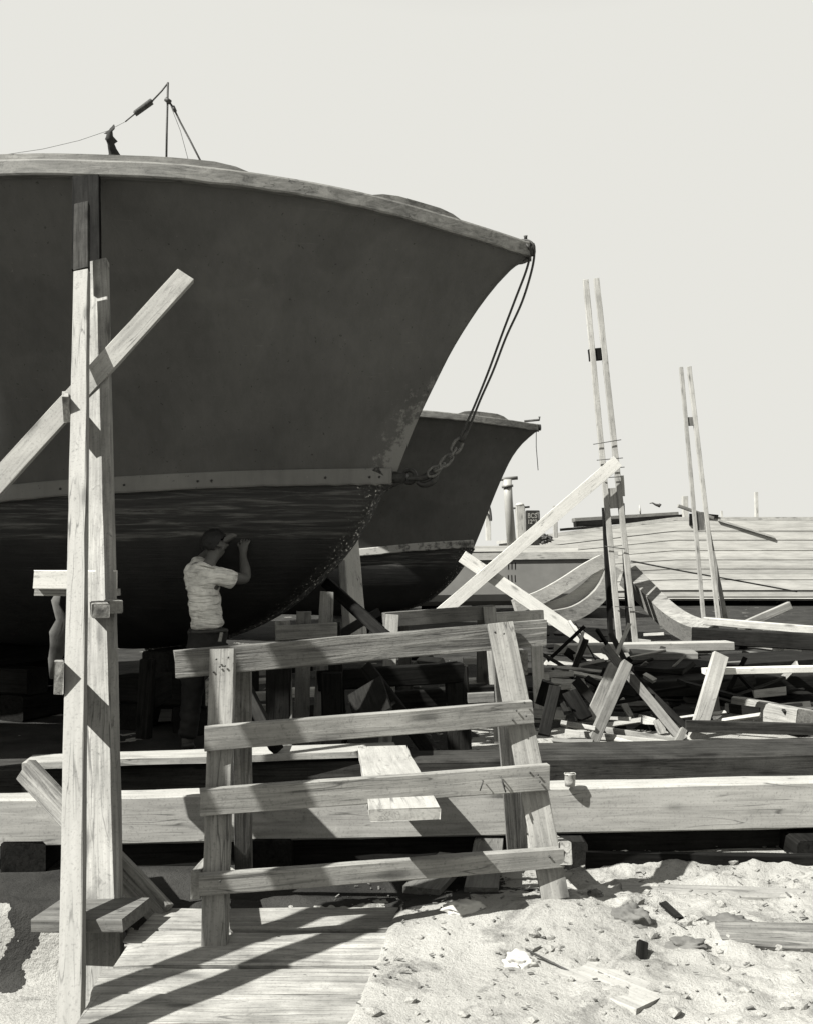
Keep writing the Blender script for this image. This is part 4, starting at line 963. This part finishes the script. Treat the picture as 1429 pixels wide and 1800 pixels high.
def bpost(x, yt, yb, D, w, mat, label):
    return board('deck_post', P(x, yt, D), P(x + 1, yb, D), w, w, mat, label=label, cat='post')
bpost(1204, 872, 932, DB + .5, .15, W_FAR, 'pale post on the barge deck left of the shorter twin poles')
bpost(1329, 865, 920, DB + .5, .09, W_FAR, 'thin pale post near the right end of the barge deck')
bpost(1268, 898, 920, DB + .8, .05, W_FAR, 'shortest pale stub on the deck of the planked barge')
bpost(975, 889, 945, DB - 1, .12, W_FAR, 'pale post behind the rising white board')
bpost(857, 890, 950, DA + 1.6, .12, W_FAR, 'pale post by the second boat stem with a dark rope on it')
tube('rope_coil', spline([P(854, 903, DA + 1.5), P(858, 890, DA + 1.5), P(861, 900, DA + 1.5), P(862, 915, DA + 1.5), P(857, 905, DA + 1.5), P(852, 899, DA + 1.5)]), .03, CABLE, None)
tag(COL.objects[-1], 'dark rope looped over the pale post by the second boat stem', 'rope')
board('dark_block', P(1216, 903, DB - .06), P(1216, 923, DB - .06), .16, .04, W_DARK, label='black block on the barge beside the shorter twin poles', cat='block')
for i, (x0, y0, x1, y1, w) in enumerate(((1240, 906, 1262, 908, .1),)):
    board('dark_block', P(x0, y0, DB - .06), P(x1, y1, DB - .06), w, .04, W_DARK, label='dark timber end right of the shorter twin poles', cat='block')
board('sloping_pole', P(1262, 914, DB - .07), P(1360, 944, DB - .07), .06, .04, W_FAR, label='pale pole sloping down right against the planked barge', cat='pole')
tube('mooring_line', spline([P(1108, 986, 17), P(1200, 1004, 17.2), P(1280, 1018, 17.5), P(1400, 1040, 18)]), .014, CABLE, None)
tag(COL.objects[-1], 'dark line stretched low across the side of the planked barge', 'rope')
# pipe bollard
pb = empty('pipe_bollard', P(898, 962, DA + .5), 'tall thick pipe bollard with a crossbar on top, on the grey barge', 'bollard')
tube('pipe', [P(891, 843, DA + .5), P(893, 880, DA + .5), P(899, 965, DA + .5)], .10, plain('bollard paint', .22, .4, .1, 3), pb, n=20, radii=[.10, .10, .11])
tube('crossbar', [P(873, 843, DA + .5), P(909, 840, DA + .5)], .042, STEEL, pb, n=12)
tube('collar', [P(891, 853, DA + .5), P(891.5, 857, DA + .5)], .135, STEEL, pb, n=20)
qb = empty('bitt_post', P(915, 950, DA + 2.4), 'squared pale bitt with rounded head and an iron pin, right of the pipe bollard', 'bitt')
board('post', P(914, 889, DA + 2.4), P(917, 952, DA + 2.4), .225, .225, W_FAR, qb)
tube('head', [P(913, 889, DA + 2.5), P(913, 886, DA + 2.5), P(913, 884, DA + 2.5)], .08, W_FAR, qb, n=14, radii=[.11, .10, .05])
tube('pin', [P(901, 893.5, DA + 2.5), P(930, 891, DA + 2.5)], .026, IRON, qb, n=10)
# deck locker with lettering
lk = empty('deck_locker', P(935, 960, DA + .8), 'narrow grey locker with white letters and numbers on the barge deck', 'locker')
a, b_ = P(924, 962, DA + .8), P(948, 897, DA + .8)
box('body', (a.x, DA + .8, a.z), (b_.x, DA + 1.25, b_.z), plain('locker paint', .09, .6, .12, 6), lk, cham=.015)
board('door_edge', P(947.5, 903, DA + .79), P(947.5, 920, DA + .79), .02, .02, IRON, lk)
WHITE = plain('white lettering', .7, .6, .05, 8)
for txt, x, y, sz in (('BCS', 926.5, 910.5, .16), ('1293', 926.5, 920.5, .14)):
    cu = bpy.data.curves.new('lettering', 'FONT'); cu.body = txt; cu.size = sz; cu.extrude = .003; cu.offset = .004; cu.space_character = 1.05
    tmp = bpy.data.objects.new('tmp', cu); COL.objects.link(tmp)
    bpy.context.view_layer.update()
    me = bpy.data.meshes.new_from_object(tmp.evaluated_get(bpy.context.evaluated_depsgraph_get())); bpy.data.objects.remove(tmp)
    wdt = max(v.co.x for v in me.vertices); sx_ = 16.5 * (DA + .8) / F / wdt
    p = P(x, y, DA + .79)
    link('lettering', me, WHITE, lk, Matrix.Translation(p) @ Matrix.Rotation(math.radians(90), 4, 'X') @ Matrix.Diagonal((sx_, 1, 1, 1)))
lump('rope_heap', P(957, 948, DA + .6), .10, IRON, 'dark tangle of gear right of the lettered locker', 'gear', (1.3, .8, .9), seed=21, amp=1.2)
tube('gull', [P(1141, 885, DB + 1), P(1146, 884, DB + 1), P(1151, 887, DB + 1), P(1158, 889, DB + 1), P(1160, 886, DB + 1)], .03, CABLE, None, radii=[.012, .02, .03, .055, .04])
tag(COL.objects[-1], 'bent dark scrap of iron standing up on the barge deck', 'scrap iron')
tube('scrap_iron', [P(1123, 887, DB + 1), P(1124, 896, DB + 1), P(1125, 904, DB + 1)], .02, W_FAR, None, radii=[.01, .03, .015])
tag(COL.objects[-1], 'faint thin upright scrap on the barge deck between the two pairs of poles', 'scrap')
# supports under barges
for i, (x, D, w) in enumerate(((760, 23.1, .5), (850, 23.3, .5), (960, 23.2, .4), (1040, 28.6, .6), (1115, 28.5, .4), (1150, 28.7, .5), (1205, 28.6, .8), (1270, 28.6, 1.), (1345, 28.5, .6), (1420, 28.8, .6))):
    p = P(x, 1060, D); zt_ = zat(1068, DA) + .04 if D < 25 else zat(1056, DB)
    board('barge_block', Vector((p.x, D, 0)), Vector((p.x, D, zt_ - .01)), w, .6, W_DARK, label='squared dark block carrying a barge off the ground', cat='block', group='dark blocks under the barges', endjit=0)

# curved bow timbers
def curved_plank(name, pts, w, t, mat, label, cat, hint=(0, -1, 0)):
    pts = spline([Vector(p) for p in pts], 8); V, Fc = [], []; o0 = pts[0]
    m = len(pts)
    for i, p in enumerate(pts):
        d = (pts[min(i + 1, m - 1)] - pts[max(i - 1, 0)]).normalized(); h = Vector(hint); n = (h - d * h.dot(d)).normalized(); y = n.cross(d)
        ww = w(i / (m - 1)) if callable(w) else w
        for (a, b2) in ((-.5, 0), (.5, 0), (.5, -1), (-.5, -1)): V.append(p + y * a * ww + n * b2 * t - o0)
    for i in range(m - 1):
        for k in range(4): Fc.append((i * 4 + k, i * 4 + (k + 1) % 4, (i + 1) * 4 + (k + 1) % 4, (i + 1) * 4 + k))
    Fc += [(0, 1, 2, 3), tuple((m - 1) * 4 + k for k in range(4))]
    o = link(name, fix_normals(mesh(name, V, Fc)), mat, None, Matrix.Translation(o0)); return tag(o, label, cat)
curved_plank('curved_timber', [P(906, 1066, 14.5), P(950, 1050, 14.6), P(990, 1028, 14.7), P(1030, 1002, 14.8), P(1062, 985, 14.9)], .20, .12, W_FAR, 'upper bent pale timber curving up to the right below the tall twin poles', 'timber')
curved_plank('curved_timber', [P(968, 1087, 14.4), P(1010, 1078, 14.5), P(1045, 1056, 14.6), P(1066, 1030, 14.7), P(1080, 996, 14.8)], .21, .15, W_MID, 'lower bent timber curving up to the right, beneath the pale bent one', 'timber')
curved_plank('bent_sheet', [P(940, 1074, 14.75), P(985, 1062, 14.8), P(1020, 1042, 14.85), P(1062, 1004, 14.9)], .17, .03, W_BRIGHT, 'white curved panel between the two bent timbers', 'panel')
curved_plank('curved_timber', [P(1105, 1000, 14.6), P(1135, 1030, 14.4), P(1170, 1065, 14.1), P(1205, 1088, 13.8), P(1250, 1103, 13.4)], .24, .30, W_MID, 'heavy bent timber curving down to the right beside the tall twin poles', 'timber', hint=(-.15, -.75, .9))


# ------------------------------------------------------------------ the worker
SKIN = plain('skin', .07, .55, .12, 30, 0, .1); HAIR = plain('dark hair', .006, .6, .4, 60, 0, .5)
def shirt_mat():
    m, nt, b = mat_new('soiled white cotton')
    tc = N(nt, 'ShaderNodeTexCoord')
    mp = nt.nodes.new('ShaderNodeMapping'); mp.inputs['Scale'].default_value = (3, 3, 16); mp.inputs['Rotation'].default_value = (0, .25, 0); nt.links.new(tc.outputs['Object'], mp.inputs[0])
    w = noise_node(nt, mp.outputs[0], 1.6, 3, .5, 1.2)
    st = noise_node(nt, tc.outputs['Object'], 9, 5, .65); r = ramp(nt, [(.28, .18), (.38, .42), (.6, .6)]); nt.links.new(st.outputs[0], r.inputs[0])
    nt.links.new(r.outputs[0], b.inputs['Base Color']); b.inputs['Roughness'].default_value = .95; b.inputs['Specular IOR Level'].default_value = .1
    bump(nt, w.outputs[0], 1., .035, b); return m
SHIRT = shirt_mat(); TROUS = plain('dark work trousers', .014, .95, .4, 12, 0, .9)
LEATHER = plain('belt leather', .03, .6, .3, 20, 0, .2)
def skin_mesh(name, nodes, edges, root_i=0, sub=2):
    """continuous surface grown round a skeleton: nodes are (point, radius x, radius y)"""
    me = bpy.data.meshes.new(name + '_bones'); me.from_pydata([tuple(n[0]) for n in nodes], edges, []); me.update()
    o = bpy.data.objects.new('bones', me); COL.objects.link(o)
    md = o.modifiers.new('Skin', 'SKIN'); md.use_smooth_shade = True; md.branch_smoothing = .3
    ms = o.modifiers.new('Sub', 'SUBSURF'); ms.levels = sub; ms.render_levels = sub
    if not me.skin_vertices: 
        b = bmesh.new(); b.from_mesh(me); b.verts.layers.skin.verify(); b.to_mesh(me); b.free()
    for i, n in enumerate(nodes):
        sv = me.skin_vertices[0].data[i]; sv.radius = (n[1], n[2] if len(n) > 2 else n[1]); sv.use_root = (i == root_i)
    bpy.context.view_layer.update()
    out = bpy.data.meshes.new_from_object(o.evaluated_get(bpy.context.evaluated_depsgraph_get()))
    bpy.data.objects.remove(o); out.name = name; return out
WD = 7.35
wk = empty('person', Vector(((362 - CX) * WD / F, WD, 0)), 'worker in a soiled white T-shirt and dark trousers, both arms raised to the hull', 'person')
org = Vector(wk.location)
def Q(x, y, d=WD): return P(x, y, d) - org
nodes, edges = [], []
def chain(pts, parent=None):
    ids = []
    for p in pts:
        nodes.append(p); i = len(nodes) - 1
        if parent is not None: edges.append((parent, i))
        parent = i; ids.append(i)
    return ids
sp_ = chain([(Q(365, 1128), .105, .085), (Q(364, 1098), .10, .08), (Q(361, 1060), .115, .085), (Q(359, 1024), .13, .09), (Q(363, 1003), .085, .07), (Q(369, 990), .052, .052), (Q(375, 980, 7.40), .050), (Q(380, 969, 7.43), .070, .078), (Q(382, 957, 7.44), .080, .088), (Q(382, 946, 7.44), .055, .065)])
wk.location.x -= .03; wk.scale = (1.09, 1.0, 1.0)
up = sp_[3]
ra = chain([(Q(384, 1009, 7.30), .07), (Q(402, 1014, 7.34), .055), (Q(432, 1019, 7.50), .046), (Q(432, 1000, 7.56), .044), (Q(428, 980, 7.63), .030), (Q(428, 972, 7.66), .030, .036)], sp_[3])
la = chain([(Q(340, 1006, 7.46), .07), (Q(354, 988, 7.56), .055), (Q(374, 968, 7.66), .046), (Q(388, 954, 7.70), .038), (Q(406, 943, 7.72), .030), (Q(414, 940, 7.74), .032, .036)], sp_[3])
def hand(wrist_i, base, fwd, side, curl):
    """palm with four bent fingers of unequal length and a thumb"""
    fwd = fwd.normalized(); side = (side - fwd * side.dot(fwd)).normalized(); nn = fwd.cross(side)
    pi_ = chain([(base + fwd * .045, .028, .038)], wrist_i)[0]
    for k, (o_, l) in enumerate(((-.030, .060), (-.010, .072), (.010, .068), (.029, .054))):
        b0 = base + fwd * .085 + side * o_
        chain([(b0, .0095), (b0 + fwd * l * .40 + nn * curl * l * .25, .009), (b0 + fwd * l * .55 + nn * curl * l * .70, .0085), (b0 + fwd * l * .35 + nn * curl * l * .95, .0075)], pi_)
    t0 = base + fwd * .04 - side * .035
    chain([(t0, .012), (t0 + fwd * .03 - side * .018 + nn * curl * .015, .0105), (t0 + fwd * .055 - side * .012 + nn * curl * .03, .009)], pi_)
hand(ra[-1], Q(428, 970, 7.66), Vector((.1, .5, 1)), Vector((1, 0, 0)), 1)
hand(la[-1], Q(415, 940, 7.74), Vector((1, .35, .1)), Vector((0, 0, -1)), 1)
lg1 = chain([(Q(352, 1146, 7.38), .075), (Q(343, 1182), .07), (Q(338, 1222, 7.40), .062), (Q(334, 1262, 7.38), .058), (Q(330, 1308, 7.36), .045), (Q(336, 1316, 7.52), .04, .03)], sp_[0])
lg2 = chain([(Q(378, 1146, 7.32), .075), (Q(381, 1182), .07), (Q(380, 1222, 7.30), .062), (Q(384, 1262, 7.28), .058), (Q(386, 1310, 7.28), .045), (Q(394, 1318, 7.42), .04, .03)], sp_[0])
hc = Q(380, 958, 7.44)
chain([(Q(398, 957, 7.50), .014), (Q(402, 959, 7.52), .009)], sp_[8])      # nose
chain([(Q(392, 966, 7.37), .013), (Q(393, 961, 7.36), .010)], sp_[7])      # near ear
bm_ = skin_mesh('body', nodes, edges, 0, 2)
link('body', bm_, SKIN, wk, Matrix.Translation(org), smooth=True)
def sub_skin(name, pts_list, mat, root_i=0, sub=2, disp=0.0):
    nn, ee = [], []
    for pts, par in pts_list:
        prev = par
        for p in pts:
            nn.append(p); i = len(nn) - 1
            if prev is not None: ee.append((prev, i))
            prev = i
    me = skin_mesh(name, nn, ee, root_i, sub)
    if disp:
        for v in me.vertices:
            q = v.co
            v.co = q + v.normal * disp * (mnoise.noise(Vector((q.x * 7, q.y * 7, q.z * 26 + 6 * q.x))) + .5 * mnoise.noise(q * 30))
    return link(name, me, mat, wk, Matrix.Translation(org), smooth=True)
sub_skin('shirt', [
    ([(Q(366, 1109), .165, .13), (Q(365, 1097), .168, .13), (Q(363, 1080), .172, .125), (Q(360, 1058), .182, .126), (Q(358, 1034), .190, .126), (Q(358, 1014), .182, .118), (Q(362, 1000), .125, .09), (Q(368, 991), .080, .072)], None),
    ([(Q(384, 1010, 7.30), .085), (Q(400, 1015, 7.34), .078), (Q(414, 1019, 7.40), .074)], 5),
    ([(Q(340, 1007, 7.46), .085), (Q(350, 994, 7.53), .075), (Q(358, 984, 7.58), .066)], 5)], SHIRT, 0, 3, .012)
sub_skin('trousers', [
    ([(Q(366, 1100), .15, .115), (Q(366, 1112), .162, .128), (Q(365, 1126), .17, .14), (Q(364, 1138), .15, .14)], None),
    ([(Q(350, 1148, 7.38), .125), (Q(342, 1182), .105), (Q(338, 1222, 7.40), .082), (Q(334, 1262, 7.38), .076), (Q(331, 1302, 7.36), .072)], 3),
    ([(Q(380, 1148, 7.32), .125), (Q(382, 1182), .105), (Q(380, 1222, 7.30), .082), (Q(384, 1262, 7.28), .076), (Q(386, 1303, 7.28), .072)], 3)], TROUS, 0, 3, .010)
for (x, y, d, x2) in ((331, 1312, 7.34, 338), (386, 1314, 7.26, 396)):
    sub_skin('boot', [([(Q(x, y - 8, d), .05), (Q(x, y, d), .052, .04), (Q((x + x2) / 2, y + 3, d + .12), .045, .035), (Q(x2, y + 3, d + .20), .038, .028)], None)], LEATHER, 0, 2)
belt = [Q(366 + 32 * math.cos(a), 1110 - 1.5 * math.cos(a), WD + .112 * math.sin(a)) + org for a in [k * math.pi / 14 for k in range(28)]]
tube('belt', belt, .018, LEATHER, wk, n=8, closed=True)
board('rule_pocket_tool', Q(390, 1112, 7.22) + org, Q(387, 1128, 7.21) + org, .022, .012, W_MID, wk).name = 'folding_rule'
# hair: cap over the back and top of the skull
b = bmesh.new(); bmesh.ops.create_icosphere(b, subdivisions=4, radius=1)
for v in b.verts:
    q = v.co.copy(); k = 1 + .10 * mnoise.fractal(q * 4, 1., 2., 4) + .03 * mnoise.noise(Vector((q.x * 14, q.y * 14, q.z * 5)))
    v.co = Vector((q.x * .098, q.y * .108, q.z * .105)) * k
kill = [f for f in b.faces if f.calc_center_median().z < -.055 + 1.6 * max(0, f.calc_center_median().x - .02) + .3 * max(0, f.calc_center_median().y)]
bmesh.ops.delete(b, geom=kill, context='FACES')
me = bpy.data.meshes.new('hair'); b.to_mesh(me); b.free()
ho = link('hair', me, HAIR, wk, Matrix.Translation(Q(377, 954, 7.43) + org), smooth=True)

# clods and grit in the dug sand
V, Fc = [], []
bt = bmesh.new(); bmesh.ops.create_icosphere(bt, subdivisions=1, radius=1); tv = [v.co.copy() for v in bt.verts]; tf = [tuple(v.index for v in f.verts) for f in bt.faces]; bt.free()
for k in range(4200):
    x = R.uniform(-.2, 2.2); y = 3.0 + 1.7 * R.random() ** 1.3
    if mnoise.noise(Vector((x * 3.1, y * 3.1, 5))) < .12 + .3 * sstep(.9, .3, x) and R.random() < .90: continue
    if x < -.12 + (y - 3.43) * .152: continue
    r_ = .002 + .026 * R.random() ** 9; z = ground_h(x, y) + r_ * .2; n0 = len(V)
    for q in tv: V.append((x + q.x * r_ * R.uniform(.7, 1.4), y + q.y * r_ * R.uniform(.7, 1.3), z + q.z * r_ * R.uniform(.5, .9)))
    Fc += [tuple(n0 + i for i in f) for f in tf]
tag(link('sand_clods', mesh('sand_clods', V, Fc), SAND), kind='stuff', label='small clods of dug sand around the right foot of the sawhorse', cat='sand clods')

# ------------------------------------------------------------------ added platform out of view at left, put there to shade the worker
st_ = empty('shade_platform', (-4.6, 5.8, 0), 'high plank walkway beside the large boat, left of the picture', 'staging')
for k in range(6):
    board('deck_plank', (-7.2, 5.15 + k * .29, 4.1), (-2.95, 5.15 + k * .29, 4.1), .28, .05, W_MID, st_, hint=(0, 0, 1))
for x in (-6.9, -3.8):
    for y in (5.1, 6.4): board('leg', (x, y, 4.05), (x - .02, y, 0), .12, .09, W_MID, st_)
    board('ledger', (x, 5.0, 4.0), (x, 6.6, 4.0), .14, .05, W_MID, st_, hint=(1, 0, 0))

for x0, w_, lab in ((-1.27, .13, 'rough upright board leaning left of the picture, nearer one'), (-1.57, .12, 'rough upright board leaning left of the picture, farther one')):
    board('leaning_board', (x0, 2.55, 0), (x0 - .66, 3.20, 2.9), w_, .04, W_MID, hint=tuple(-SUN_DIR), label=lab, cat='board')
